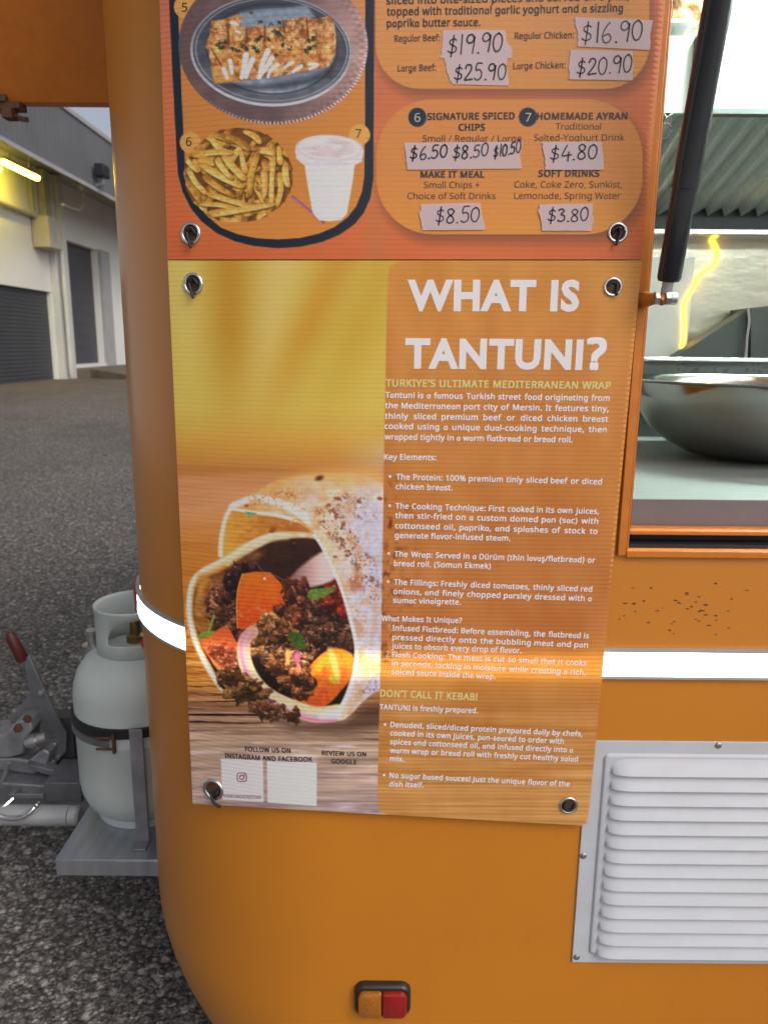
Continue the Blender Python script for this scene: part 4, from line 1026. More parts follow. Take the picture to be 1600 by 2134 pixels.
    def ov(x, y):
        v = oc(x, y)
        n = fbm(x/60, y/120, 130, 3)-.5
        v = v+n[:, None]*np.array([[16, 22, 22]])
        near = np.clip((880-x)/80, 0, 1)*np.clip((y-980)/60, 0, 1)*np.clip((1420-y)/60, 0, 1)
        n2 = np.clip(fbm(x/11, y/13, 131, 3)-.5, 0, 1)*near
        v = v-n2[:, None]*np.array([[230, 190, 90]])
        gr = (fbm(x/240, y/6, 133, 4)-.5)*np.clip((y-1440)/60, 0, 1)
        v = v+gr[:, None]*np.array([[44, 46, 44]])
        return v
    cv.poly(edge, ov, soft=2)
    # right margin: light ends of the flutes
    ph = (cv.Y % 11.2)/11.2
    m_ = np.clip((cv.X-(1337-(cv.Y-541)*.0955-7))/4, 0, 1)*(ph < .5)*np.clip((cv.Y-620)/40, 0, 1)*np.clip((1250-cv.Y)/60, 0, 1)
    cv.c = cv.c*(1-.4*m_[:, None])+np.array([[214, 168, 92]])*.4*m_[:, None]
    # blank cards at the bottom
    cv.poly([(460.5, 1581), (548, 1584), (549.5, 1671.5), (464, 1666.5)], (182, 178, 196), soft=1.5)
    cv.poly([(556.5, 1586), (660, 1590), (660, 1680), (558, 1672.5)], (182, 182, 196), soft=1.5)

# ------------------------------------------------------------------ print of the menu sign
def Z2(pts): return [(340+x/3.478, y/3.478)+tuple(r) for x, y, *r in pts]
def rrect_px(x0, y0, x1, y1, r, n=8):
    return [(a, b) for a, b in rrect(x0, y0, x1, y1, r, n)]
def paint_menu(cv):
    X, Y = cv.X, cv.Y; rg = random.Random(21)
    b_ = ramp_y([(-300, (160, 88, 62)), (0, (162, 90, 66)), (200, (166, 92, 56)), (400, (172, 90, 46)), (541, (172, 86, 44))])(X, Y)
    cv.c[:] = b_+np.clip((X-360)/60, 0, 1)[:, None]*0+((fbm(X/120, Y/120, 7, 3)-.5)*10)[:, None]
    cv.c += (np.exp(-((X-785)/25)**2)*np.clip((Y-300)/200, 0, 1))[:, None]*np.array([-10, 4, 4])
    # U-shaped frame
    outer = [(355, -400), (352.5, 0), (361, 180), (369, 330), (371, 362), (381, 400), (398, 434), (420, 461), (452, 486), (490, 503), (530, 513), (580, 517.5), (628, 514), (672, 504), (708, 489), (738, 468), (758, 444), (772, 412), (778, 372), (780, 0), (782, -400)]
    inner = [(373, -400), (371, 0), (378, 180), (384, 300), (386, 356), (395, 392), (412, 424), (432, 450), (460, 474), (495, 488), (535, 496.5), (580, 499), (625, 496), (664, 487), (697, 473), (724, 453), (742, 430), (754, 400), (759, 368), (760.5, 260), (761, 0), (762, -400)]
    cv.poly(outer, (14, 26, 38), soft=1.6)
    cv.poly(inner, lambda x, y: ramp_y([(-200, (170, 112, 62)), (0, (168, 112, 66)), (150, (170, 108, 52)), (350, (168, 108, 44)), (500, (178, 112, 48))])(x, y), soft=1.6)
    # number bubbles
    tan_ = (186, 132, 66)
    cv.ell(388, 14, 25, 25, tan_); cv.ell(397, 297, 22, 22, tan_); cv.ell(749, 281, 22, 22, tan_)
    # copper plate
    pc, pr = (569.5, 95), (197, 164)
    def rimc(x, y):
        an = np.arctan2((y-pc[1])/pr[1], (x-pc[0])/pr[0]); r = np.hypot((x-pc[0])/pr[0], (y-pc[1])/pr[1])
        lt = np.clip(np.cos(an-.1), 0, 1)**1.5
        v = mixc((84, 66, 66), (160, 128, 122), lt*.85+(fbm(x/30, y/30, 31, 3)-.5)*.5)
        cell = np.sin(an*64)*np.sin(r*52)*np.clip((r-.86)*20, 0, 1)
        v = v+(np.clip(cell, -1, 1)*(2+16*lt))[:, None]
        ed = np.clip((r-.955)*40, 0, 1)*(np.sin(an*150) > .2)*np.clip(np.cos(an-1.0)*1.3, 0, 1)
        v = v*(1-ed[:, None]*.75)+np.array([[206, 186, 184]])*ed[:, None]*.75
        return v
    cv.ell(pc[0], pc[1], pr[0], pr[1], rimc, 1)
    ic, ir = (565, 106), (168, 116)
    cv.ell(ic[0], ic[1], ir[0], ir[1], lambda x, y: mixc((120, 118, 124), (164, 164, 172), (y-40)/160+(fbm(x/20, y/20, 33, 3)-.5)), 2)
    cv.ell(ic[0], ic[1]-1, ir[0]-5, ir[1]-5, lambda x, y: mixc((54, 56, 66), (84, 88, 96), (y-60)/150+(fbm(x/25, y/25, 35, 3)-.5)*1.2), 2)
    cv.ell(ic[0]+1, ic[1]-2, ir[0]-9, ir[1]-9, (150, 152, 158), 2, inner=.985, soft=1.6, alpha=.8)
    cv.ell(567, 108, 132, 90, lambda x, y: mixc((96, 108, 124), (142, 152, 166), (y-150)/60+(fbm(x/14, y/14, 37, 4)-.5)*1.6), 2, soft=6)
    cv.ell(567, 102, 138, 96, (40, 42, 50), 2, inner=.955, soft=3, alpha=.8)
    cv.poly(Z2([(560, 95), (1040, 40), (1100, 120), (880, 200), (740, 215), (570, 200)]), lambda x, y: mixc((92, 104, 120), (130, 140, 154), fbm(x/6, y/6, 39, 3)), soft=8)
    cv.poly(Z2([(360, 590), (700, 620), (1060, 560), (1240, 460), (1220, 560), (900, 650), (500, 650)]), (36, 36, 44), soft=12, alpha=.7)
    # cut roll
    def rollc(x, y):
        n = fbm(x/9, y/9, 43, 4); n2 = fbm(x/3, y/3, 45, 3)
        v = mixc((198, 150, 96), (126, 72, 28), (n-.30)*2.4)
        sl = .80+.30*np.abs(np.sin((x-436-(y-90)*.06)/38.5*math.pi))**.6
        v = v*(sl*np.clip(1.12-np.abs(y-105)/260, .7, 1.1))[:, None]
        ch = np.clip((n2-.56)*6, 0, 1)*np.clip((fbm(x/16, y/16, 47, 2)-.38)*4, 0, 1)
        v = v*(1-ch[:, None]*.7)+np.array([[84, 40, 16]])*ch[:, None]*.7
        hl = np.clip((fbm(x/5, y/5, 49, 3)-.62)*6, 0, 1)
        return v*(1-hl[:, None]*.55)+np.array([[208, 184, 150]])*hl[:, None]*.55
    cv.poly(Z2([(350, 155), (430, 140), (560, 97), (570, 150), (550, 190), (620, 200), (735, 180), (740, 205), (870, 190), (875, 145), (1040, 122), (1075, 140), (1215, 115), (1245, 190), (1252, 300), (1245, 400), (1200, 480), (1050, 520), (860, 545), (700, 572), (560, 590), (370, 602), (352, 480), (330, 380), (310, 340), (335, 240)]), rollc, soft=2, rough=1.5)
    for (a, b) in (((470, 180), (475, 300)), ((605, 200), (612, 300)), ((740, 190), (735, 300)), ((1040, 130), (1050, 260)), ((870, 150), (880, 230)), ((350, 350), (420, 470))):
        cv.stroke(Z2([a, b]), (3, 5), (78, 38, 16), soft=3, alpha=.8, smooth=0)
    cv.poly(Z2([(350, 480), (500, 520), (560, 590), (370, 602)]), (190, 136, 74), soft=8, alpha=.7)
    cv.poly(Z2([(380, 395), (620, 360), (900, 380), (1240, 380), (1100, 500), (900, 470), (600, 420), (420, 500)]), (140, 80, 30), soft=18, alpha=.4)
    for pts, wd in (([(440, 500), (465, 565)], 10), ([(485, 440), (500, 530)], 10), ([(600, 400), (590, 480), (570, 560)], 14), ([(650, 430), (620, 500), (600, 560)], 12), ([(760, 370), (720, 460), (700, 560)], 13),
                    ([(790, 420), (740, 500), (690, 560)], 12), ([(830, 470), (780, 510), (760, 555)], 9), ([(940, 450), (880, 490)], 8), ([(1000, 480), (940, 520)], 9), ([(1060, 465), (1120, 470), (1060, 500)], 8), ([(500, 165), (540, 178)], 9), ([(530, 225), (560, 235)], 6)):
        cv.stroke(Z2(pts), (wd*.9, wd*.65), (208, 200, 198), soft=2.5, alpha=.95)
    for (x, y, r) in ((400, 320, 11), (430, 345, 12), (440, 300, 8), (500, 355, 9), (540, 370, 9), (580, 330, 9), (600, 350, 9), (690, 290, 11), (710, 275, 9), (660, 345, 8), (690, 370, 8), (830, 235, 9), (850, 255, 8), (800, 225, 6), (870, 330, 8),
                      (760, 285, 7), (1050, 300, 9), (1090, 280, 9), (1060, 350, 9), (1040, 370, 8), (1100, 330, 8), (1105, 255, 5), (820, 400, 6), (705, 155, 7), (840, 165, 7), (780, 180, 6), (640, 95, 4), (920, 350, 6)):
        for k in range(6):
            cv.ell(340+(x+rg.uniform(-14, 14))/3.478, (y+rg.uniform(-12, 12))/3.478, r/3.478*rg.uniform(.8, 1.9), r/3.478*rg.uniform(.5, 1.1), rg.choice([(44, 52, 34), (60, 68, 44), (34, 40, 28)]), rg.uniform(0, 180), soft=1.6)
    # bowl of chips
    cc, cr = (497, 366), (113, 99)
    C2 = (42, 22, 10)
    sub = cv.box(cc[0]-cr[0]-60, cc[1]-cr[1]-60, cc[0]+cr[0]+60, cc[1]+cr[1]+60); save = cv.c[sub].copy()
    cv.ell(cc[0], cc[1], cr[0]+6, cr[1]+6, lambda x, y: mixc((70, 40, 16), (120, 76, 26), fbm(x/10, y/10, 51, 3)))
    def fry(x0, y0, x1, y1, wd, tone):
        L_ = math.hypot(x1-x0, y1-y0)+.01; nx, ny = -(y1-y0)/L_, (x1-x0)/L_; h_ = wd/2
        bd = rg.uniform(-.09, .09)*L_; t0_, t1_ = rg.uniform(.6, 1), rg.uniform(.6, 1); mx_, my_ = (x0+x1)/2+nx*bd, (y0+y1)/2+ny*bd
        P = [(x0+nx*h_*t0_, y0+ny*h_*t0_), (mx_+nx*h_, my_+ny*h_), (x1+nx*h_*t1_, y1+ny*h_*t1_), (x1-nx*h_*t1_+rg.uniform(-2, 2), y1-ny*h_*t1_+rg.uniform(-2, 2)), (mx_-nx*h_, my_-ny*h_), (x0-nx*h_*t0_+rg.uniform(-2, 2), y0-ny*h_*t0_+rg.uniform(-2, 2))]
        P = [tuple(p) for p in cat_rom(P, 3, True)]
        Q = [(p[0]+1.5, p[1]+3) for p in P]
        cv.poly(Q, C2, soft=4, alpha=.65)
        a_, b2 = ((206, 172, 98), (170, 124, 48)) if tone > .5 else ((186, 142, 62), (136, 88, 28))
        sd = rg.randint(1, 99)
        def fcol(x, y):
            u_ = ((x-x0)*(x1-x0)+(y-y0)*(y1-y0))/(L_*L_); tip = np.clip(abs(u_-.5)*2-.62, 0, 1)*1.6
            return mixc(a_, b2, .45+((x-x0)*nx+(y-y0)*ny)/wd*(-.9)+(fbm(x/6, y/6, sd, 3)-.5)*1.3+tip)
        cv.poly(P, fcol, soft=2.4)
    def zz(a): return (340+a[0]/3.478, a[1]/3.478)
    for i in range(64):
        an, rr_ = rg.uniform(0, 6.28), math.sqrt(rg.random()); x, y = cc[0]+cr[0]*rr_*math.cos(an), cc[1]+cr[1]*rr_*math.sin(an)
        th = rg.uniform(0, math.pi); l_ = rg.uniform(14, 34); fry(x-l_*math.cos(th), y-l_*math.sin(th), x+l_*math.cos(th), y+l_*math.sin(th), rg.uniform(10, 14), rg.random()*.55)
    for (a, b, wd, tn) in (((340, 980), (430, 1090), 13, .9), ((230, 1125), (500, 1105), 12, 1), ((160, 1140), (260, 1240), 11, .8), ((185, 1230), (310, 1400), 11, 1), ((260, 1150), (370, 1190), 14, .7), ((280, 1190), (570, 1350), 14, .8), ((390, 1150), (500, 1290), 12, .7),
                          ((440, 1130), (590, 1300), 15, 1), ((570, 1090), (600, 1250), 11, .9), ((690, 1100), (630, 1410), 14, .5), ((700, 1090), (810, 1110), 15, .8), ((730, 1240), (735, 1440), 12, .9), ((800, 1150), (790, 1500), 10, 1), ((840, 1060), (850, 1190), 11, .7),
                          ((850, 1260), (830, 1490), 12, .6), ((890, 1190), (905, 1350), 14, .7), ((330, 1410), (610, 1490), 12, .8), ((150, 1280), (270, 1460), 11, .5), ((280, 1480), (500, 1500), 10, .6), ((350, 1550), (790, 1480), 13, .7), ((590, 950), (710, 1030), 13, .8), ((430, 980), (620, 1080), 13, .3),
                          ((420, 1590), (560, 1600), 12, .9), ((680, 1590), (740, 1540), 11, .9), ((300, 1280), (520, 1420), 13, .4), ((170, 1500), (340, 1560), 11, .5)):
        fry(*zz(a), *zz(b), wd, tn)
    x, y = cv.X[sub], cv.Y[sub]; r = (np.hypot((x-cc[0])/cr[0], (y-cc[1])/cr[1])-1)*100+(fbm(x/9, y/9, 55, 2)-.5)*5
    keep = np.clip(.5-r/1.6, 0, 1)*np.clip(.5+(462-y)/1.6, 0, 1); cv.c[sub] = save*(1-keep[:, None])+cv.c[sub]*keep[:, None]
    # cup and straw
    cv.stroke(Z2([(938, 1428), (1050, 1520), (1160, 1612)]), (6, 6), (118, 60, 120), soft=2); cv.stroke(Z2([(938, 1432), (1050, 1526), (1150, 1612)]), (1.5, 1.5), (190, 130, 60), soft=1.5)
    cupc = lambda x, y: mixc((186, 186, 204), (206, 208, 224), 1-abs((x-686)/50)+(fbm(x/60, y/3, 57, 2)-.5)*.5)
    cv.poly(Z2([(1022, 1170), (1390, 1170), (1375, 1300), (1330, 1550), (1290, 1592), (1210, 1603), (1130, 1595), (1085, 1545), (1050, 1360)]), cupc, soft=1.8)
    cv.ell(340+1205/3.478, 1100/3.478, 71, 31, lambda x, y: mixc((170, 160, 162), (196, 192, 202), fbm(x/14, y/8, 59, 3)), 2)
    cv.poly(Z2([(960, 1090), (1445, 1100), (1440, 1170), (1390, 1195), (1200, 1215), (1020, 1195), (965, 1150)]), lambda x, y: mixc((160, 156, 170), (200, 200, 212), fbm(x/20, y/4, 61, 3)), soft=2)
    cv.ell(340+1205/3.478, 1075/3.478, 70, 28, lambda x, y: mixc((168, 152, 150), (190, 184, 190), fbm(x/20, y/9, 63, 3)), 2)
    cv.ell(340+1205/3.478, 1072/3.478, 62, 23, (206, 202, 208), 2, inner=.93, soft=2, alpha=.8); cv.ell(340+1205/3.478, 1066/3.478, 34, 12, (152, 142, 146), 2, inner=.9, soft=2, alpha=.7)
    cv.ell(340+1205/3.478, 1062/3.478, 18, 6, (200, 196, 200), 2, inner=.8, soft=2, alpha=.8); cv.ell(340+1100/3.478, 1030/3.478, 22, 7, (208, 208, 216), -14, soft=6, alpha=.7)
    # rounded text cards with printed drop shadows
    def card(P, Q, c0, c1):
        cv.poly(Q, (84, 52, 34), soft=34, alpha=.72)
        cv.poly(P, lambda x, y: mixc(c0, c1, (y-P[0][1])/260), soft=1.6)
    A = rrect_px(783, -400, 1352, 185, 92); card(A, [(x+6, y+13) for x, y in A], (176, 118, 64), (172, 114, 56))
    cv.poly(A, ramp_y([(-200, (172, 116, 70)), (60, (172, 116, 64)), (185, (172, 114, 56))]), soft=1.6)
    B = rrect_px(784, 207, 1338, 488, 118, 12); card(B, [(x+6, y+14) for x, y in B], (170, 108, 54), (178, 116, 50))
    cv.poly(B, ramp_y([(207, (172, 110, 56)), (350, (172, 110, 52)), (488, (180, 118, 48))]), soft=1.6)
    cv.ell(869.5, 244.5, 19, 20, (16, 28, 42)); cv.ell(1099.5, 244, 19, 20, (16, 28, 42))
    # pale ends of the flutes at the right edge
    xr = 1386-(cv.Y)*.0905; ph = (cv.Y % 12.0)/12
    m_ = np.clip((cv.X-(xr-16+10*ph))/3, 0, 1)*np.clip((430-cv.Y)/150, 0, 1)
    cv.c = cv.c*(1-.5*m_[:, None])+np.array([[206, 142, 92]])*.5*m_[:, None]
    m_ = np.clip((343+(cv.Y-300)*.033-cv.X)/2, 0, 1)*(ph < .5)*np.clip((cv.Y-200)/40, 0, 1)
    cv.c = cv.c*(1-.5*m_[:, None])+np.array([[214, 150, 90]])*.5*m_[:, None]

PI, PM = Bent(), Bent(-.0004)
info = empty('information_sign', tuple(PI.hit(810, 1710)), 'lower corrugated plastic sign with the big white heading and a photo of a filled wrap', 'sign')
info_c = [(350, 543), (1337, 543), (1224, 1721), (402, 1675)]
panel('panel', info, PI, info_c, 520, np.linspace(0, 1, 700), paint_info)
menu = empty('menu_sign', tuple(PM.hit(845, 541)), 'upper orange menu sign with food pictures and taped handwritten prices', 'sign')
# the visible lower part, and on up to the full height of the sheet
a_, b_, c_, d_ = [np.array(p, float) for p in ((333, 0), (1386, 0), (1337, 540.5), (350, 540.5))]
TLm = d_+(a_-d_)*2.2; TRm = c_+(b_-c_)*2.2
tfull = 1-1/2.2*1.06
rows_m = list(np.linspace(0, tfull, 12)[:-1])+list(np.linspace(tfull, 1, 330))
panel('panel', menu, PM, [TLm, TRm, c_, d_], 560, rows_m, paint_menu)
# ------------------------------------------------------------------ lettering
def load_font(fn):
    try: return bpy.data.fonts.load(os.path.join(bpy.utils.system_resource('DATAFILES'), 'fonts', fn))
    except Exception: return None
FONT, FONT2 = load_font('NotoSansHebrew-Regular.woff2'), load_font('Inter.woff2')
JOBS = []
def word_obj(t, off):
    c = bpy.data.curves.new('w', 'FONT'); c.size = 1; c.resolution_u = 3; c.space_character = 1+off*2.6
    alpha = FONT and FONT2
    if off >= .04:                     # heavy capitals: the built-in face with its outline grown
        c.body = t; c.offset = off; c.space_character = 1+off*2.2
        o = bpy.data.objects.new('w', c); COL.objects.link(o); return o
    c.body = t.replace('a', '\u0251') if alpha else t
    if FONT: c.font = FONT
    if alpha:
        c.font_bold = FONT2
        for i_, ch in enumerate(t):
            if ch == 'a': c.body_format[i_].use_bold = True
    o = bpy.data.objects.new('w', c); COL.objects.link(o); return o
def fatten(v, f, r):
    """heavier type: the outline laid down again a little to every side, each copy a hair above the last"""
    if r <= 0.001: return [(x, y, 0) for x, y, *_ in v], f
    ring = [(1, .75), (1, -.75), (-1, .75), (-1, -.75)]
    sh = [(a*r, b*r) for a, b in ring]
    if r > .031: sh += [(a*r*.45, b*r*.45) for a, b in ring]+[(r, 0), (-r, 0)]
    V, F = [], []
    for k, (dx, dy) in enumerate(sh):
        n = len(V); V += [(x+dx, y+dy, k*.000025) for x, y, *_ in v]; F += [tuple(i_+n for i_ in q) for q in f]
    return V, F
def line(store, plane, x0, y0, x1, y1, t, cap, off=.012, justify=False, h=.0004, slant=None):
    """one printed line: baseline from photo pixel (x0,y0) to (x1,y1), capital height cap in photo pixels"""
    JOBS.append((store, plane, (x0, y0), (x1, y1), t, cap, off, justify, h))
def flush():
    words = {}
    for j in JOBS:
        for w_ in (j[4].split(' ') if j[7] else [j[4]]): words.setdefault((w_, j[6]), None)
    for k in words: words[k] = word_obj(*k)
    ref = word_obj('H', 0); refb = word_obj('H', .044)
    bpy.context.view_layer.update(); dg = bpy.context.evaluated_depsgraph_get()
    def mesh(o):
        e = o.evaluated_get(dg); m_ = e.to_mesh()
        v = [tuple(x.co) for x in m_.vertices]; f = [tuple(p.vertices) for p in m_.polygons]; e.to_mesh_clear(); return v, f
    caph = max(v[1] for v in mesh(ref)[0])
    data = {k: fatten(*mesh(o), 0 if k[1] >= .04 else k[1]) for k, o in words.items()}
    caps = {True: max(q[1] for q in mesh(refb)[0]), False: caph}
    for o in list(words.values())+[ref, refb]:
        c = o.data; bpy.data.objects.remove(o); bpy.data.curves.remove(c)
    for store, plane, p0, p1, t, cap, off, just, h in JOBS:
        a, b = plane.px(*p0), plane.px(*p1); L = np.linalg.norm(b-a); ux = (b-a)/L; uy = np.array([-ux[1], ux[0]])
        up = plane.px((p0[0]+p1[0])/2, (p0[1]+p1[1])/2-cap)-plane.px((p0[0]+p1[0])/2, (p0[1]+p1[1])/2)
        sy = np.linalg.norm(up)/caps[off >= .04]
        ws = t.split(' ') if just else [t]
        ext = [(min(v[0] for v in data[(w_, off)][0]), max(v[0] for v in data[(w_, off)][0])) for w_ in ws]
        nat = sum(e[1]-e[0] for e in ext)
        if just and len(ws) > 1:
            sx = min(sy*1.04, L/(nat+.34*(len(ws)-1))); gap = (L-nat*sx)/(len(ws)-1)
        else: sx = L/nat; gap = 0
        x = 0
        for w_, e in zip(ws, ext):
            v, f = data[(w_, off)]
            pts = [plane.at(a+ux*(x+(q[0]-e[0])*sx)+uy*q[1]*sy, h+q[2]) for q in v]
            store.add(pts, f); x += (e[1]-e[0])*sx+gap
    JOBS.clear()
def bullet(store, plane, x, y, r=3.0, h=.0004):
    c = plane.px(x, y); R = np.linalg.norm(plane.px(x+r, y)-c)
    store.add([plane.at(c+R*np.array([math.cos(2*math.pi*k/12), math.sin(2*math.pi*k/12)]), h) for k in range(12)], [list(range(12))])

STORES = []
def store(name, m, root):
    b_ = MB(); STORES.append((b_, name, m, root)); return b_
foot, cardt = MB(), MB()
line(store('heading', m_wtext, info), PI, 848.3, 644.7, 1205.3, 645.5, 'WHAT IS', 62, .044)
tt = store('heading', m_wtext, info); line(tt, PI, 843.7, 764.5, 1212, 767.6, 'TANTUNI', 60, .044); line(tt, PI, 1218, 767.6, 1260, 768, '?', 61, .037)
line(store('subheading', m_ytext, info), PI, 803, 805, 1271, 810.6, 'TURKIYE’S ULTIMATE MEDITERRANEAN WRAP', 14.5, .030)
line(store('subheading', m_ytext, info), PI, 791.5, 1451, 994, 1459.2, 'DON’T CALL IT KEBAB!', 14, .030)
B = [(802.4, 828.8, 1269, 835.5, 'Tantuni is a famous Turkish street food originating from', 1), (802, 850.5, 1267, 857.5, 'the Mediterranean port city of Mersin. It features tiny,', 1),
 (801.7, 872.6, 1265.8, 879, 'thinly sliced premium beef or diced chicken breast', 1), (801, 893.5, 1263, 901, 'cooked using a unique dual-cooking technique, then', 1), (801, 915.6, 1192, 922, 'wrapped tightly in a warm flatbread or bread roll.', 0),
 (800, 957.7, 908.4, 959, 'Key Elements:', 0), (824.8, 999, 1252.9, 1009.4, 'The Protein: 100% premium tinly sliced beef or diced', 1), (824.2, 1019.4, 942.5, 1022, 'chicken breast.', 0),
 (823.5, 1059.7, 1247, 1071, 'The Cooking Technique: First cooked in its own juices,', 1), (823, 1079.2, 1245.4, 1091.6, 'then stir-fried on a custom domed pan (sac) with', 1), (822.6, 1100.7, 1243.8, 1112.7, 'cottonseed oil, paprika, and splashes of stock to', 1), (822.2, 1120.8, 1062.7, 1127, 'generate flavor-infused steam.', 0),
 (821.3, 1159.5, 1238.9, 1172.8, 'The Wrap: Served in a Dürüm (thin lavaş/flatbread) or', 1), (820.6, 1179.3, 1021.8, 1184.9, 'bread roll. (Somun Ekmek)', 0),
 (820.3, 1218, 1232.7, 1233, 'The Fillings: Freshly diced tomatoes, thinly sliced red', 1), (819.3, 1237.5, 1231.7, 1252.8, 'onions, and finely chopped parsley dressed with a', 1), (818.7, 1256, 960, 1260, 'sumac vinaigrette.', 0),
 (794.6, 1293.7, 962, 1298.3, 'What Makes It Unique?', 0), (817.2, 1313.6, 1225.7, 1330.2, 'Infused Flatbread: Before assembling, the flatbread is', 1), (816.9, 1333, 1223.8, 1349.4, 'pressed directly onto the bubbling meat and pan', 1), (815.9, 1351, 1085.6, 1361, 'juices to absorb every drop of flavor.', 0),
 (816.5, 1368.9, 1220.8, 1386.7, 'Flash Cooking: The meat is cut so small that it cooks', 1), (815.9, 1387, 1218.9, 1406.6, 'in seconds, locking in moisture while creating a rich,', 1), (815.9, 1404.6, 1031.4, 1415, 'spiced sauce inside the wrap.', 0),
 (790.5, 1478, 995, 1485.9, 'TANTUNI is freshly prepared.', 0), (813, 1514.5, 1212.7, 1534.6, 'Denuded, sliced/diced protein prepared daily by chefs,', 0), (812.6, 1532.3, 1173.4, 1549.9, 'cooked in its own juices, pan-seared to order with', 0), (812.3, 1550.5, 1192.2, 1568, 'spices and cottonseed oil, and infused directly into a', 0),
 (812, 1568.4, 1203, 1587, 'warm wrap or bread roll with freshly cut healthy salad', 0), (812, 1585.6, 841.9, 1587, 'mix.', 0), (811, 1620, 1185.7, 1638.6, 'No sugar based sauces! Just the unique flavor of the', 0), (810.4, 1638.6, 881.9, 1641, 'dish itself.', 0)]
STARTS = ('Tantuni is', 'Key', 'The P', 'The C', 'The W', 'The F', 'What', 'Infused', 'Flash', 'TANTUNI', 'Denuded', 'No sugar')
BT = {}
for x0, y0, x1, y1, t, j in B:
    if t.startswith(STARTS): bodyt = store('body_text', m_wtext, info); BT[t[:5]] = bodyt
    line(bodyt, PI, x0, y0, x1, y1, t, 11.8-(y0-830)/800*1.4, .022, bool(j))
line(BT['Infus'], PI, 808.5, 1312, 814.5, 1312.3, '1.', 11, 0); line(BT['Flash'], PI, 804, 1368, 813.5, 1368.3, '2.', 11, 0)
for x, y, k_ in ((812.5, 992.8, 'The P'), (811.8, 1053.6, 'The C'), (809.9, 1153, 'The W'), (808.6, 1211.8, 'The F'), (802.2, 1509.6, 'Denud'), (800.3, 1614.9, 'No su')): bullet(BT[k_], PI, x, y)
line(foot, PI, 511.6, 1565, 606.4, 1568.4, 'FOLLOW US ON', 9.4, .028); line(foot, PI, 469.6, 1578.3, 652, 1587, 'INSTAGRAM AND FACEBOOK', 9.4, .028)
line(foot, PI, 670.6, 1573, 763, 1576, 'REVIEW US ON', 9.2, .028); line(foot, PI, 690.4, 1590.6, 743, 1592.4, 'GOOGLE', 9.2, .028)
line(cardt, PI, 467, 1661, 545.5, 1664.5, 'KUZINETURKISHSTREETFOOD', 6.5, .004)

line(store('bold_text', m_ntext, menu), PM, 805, 9, 1310, -.5, 'sliced into bite-sized pieces and served on a pita,', 16, .020); line(store('bold_text', m_ntext, menu), PM, 806, 32.3, 1297, 24.5, 'topped with traditional garlic yoghurt and a sizzling', 16, .020); line(store('bold_text', m_ntext, menu), PM, 806, 56.5, 1001, 54, 'paprika butter sauce.', 16, .020)
line(store('bold_text', m_ntext, menu), PM, 822, 87.2, 916, 85.2, 'Regular Beef:', 13.5, .010); line(store('bold_text', m_ntext, menu), PM, 1072, 81.5, 1195, 79.5, 'Regular Chicken:', 13.5, .010); line(store('bold_text', m_ntext, menu), PM, 829, 149, 908, 147.3, 'Large Beef:', 13.5, .010); line(store('bold_text', m_ntext, menu), PM, 1069, 144.3, 1177, 142.3, 'Large Chicken:', 13.5, .010)
line(store('bold_text', m_ntext, menu), PM, 890, 249.6, 1072, 248.2, 'SIGNATURE SPICED', 13.6, .030); line(store('bold_text', m_ntext, menu), PM, 955, 272, 1010, 272, 'CHIPS', 13.6, .030); line(store('bold_text', m_ntext, menu), PM, 1118, 249, 1306, 248.8, 'HOMEMADE AYRAN', 13.6, .030)
line(store('bold_text', m_ntext, menu), PM, 876, 370, 1009, 370, 'MAKE IT MEAL', 13, .030); line(store('bold_text', m_ntext, menu), PM, 1121, 368, 1248, 368, 'SOFT DRINKS', 13, .030)
for a in ((1157, 270, 1251, 270, 'Traditional'), (1112, 293.5, 1300, 293, 'Salted-Yoghurt Drink'), (880, 295.3, 1086, 295, 'Small / Regular / Large'), (883, 392, 999, 392, 'Small Chips +'), (849, 415, 1032, 415, 'Choice of Soft Drinks'), (1071, 391, 1295, 391, 'Coke, Coke Zero, Sunkist,'), (1071, 414.5, 1292, 414.5, 'Lemonade, Spring Water')):
    line(store('light_text', m_ntext, menu), PM, *a, 13.2, .0)
line(store('badge_number', m_ctext, menu), PM, 863.5, 254, 875.5, 254, '6', 18, 0); line(store('badge_number', m_ctext, menu), PM, 1094, 253.5, 1105.5, 253.5, '7', 18, 0)
line(store('picture_number', m_ntext, menu), PM, 379, 24, 391, 24, '5', 18, 0); line(store('picture_number', m_ntext, menu), PM, 388.5, 304, 400, 304, '6', 18, 0); line(store('picture_number', m_ntext, menu), PM, 741, 287, 753, 287, '7', 18, 0)
flush()
def text_part(mb, name, m, root): return mb.build(name, m, root, angle=None)
for b_, n_, m_, r_ in STORES: text_part(b_, n_, m_, r_)
text_part(foot, 'caption', m_ntext, info); text_part(cardt, 'card_text', m_ptext, info)

def ribbon(store, plane, pts, wd, h, closed=False):
    """flat pen stroke in plane coordinates"""
    P = [np.array(p[:2]) for p in pts]; n = len(P); Lf, Rt = [], []
    for i in range(n):
        t = P[min(i+1, n-1)]-P[max(i-1, 0)]; t = t/max(np.linalg.norm(t), 1e-9); q = np.array([-t[1], t[0]])*wd/2
        if i == 0: e = -t*wd*.35
        elif i == n-1: e = t*wd*.35
        else: e = 0
        Lf.append(plane.at(P[i]+q+e, h)); Rt.append(plane.at(P[i]-q+e, h))
    v = Lf+Rt; store.add(v, [(i, i+n, i+n+1, i+1) for i in range(n-1)])
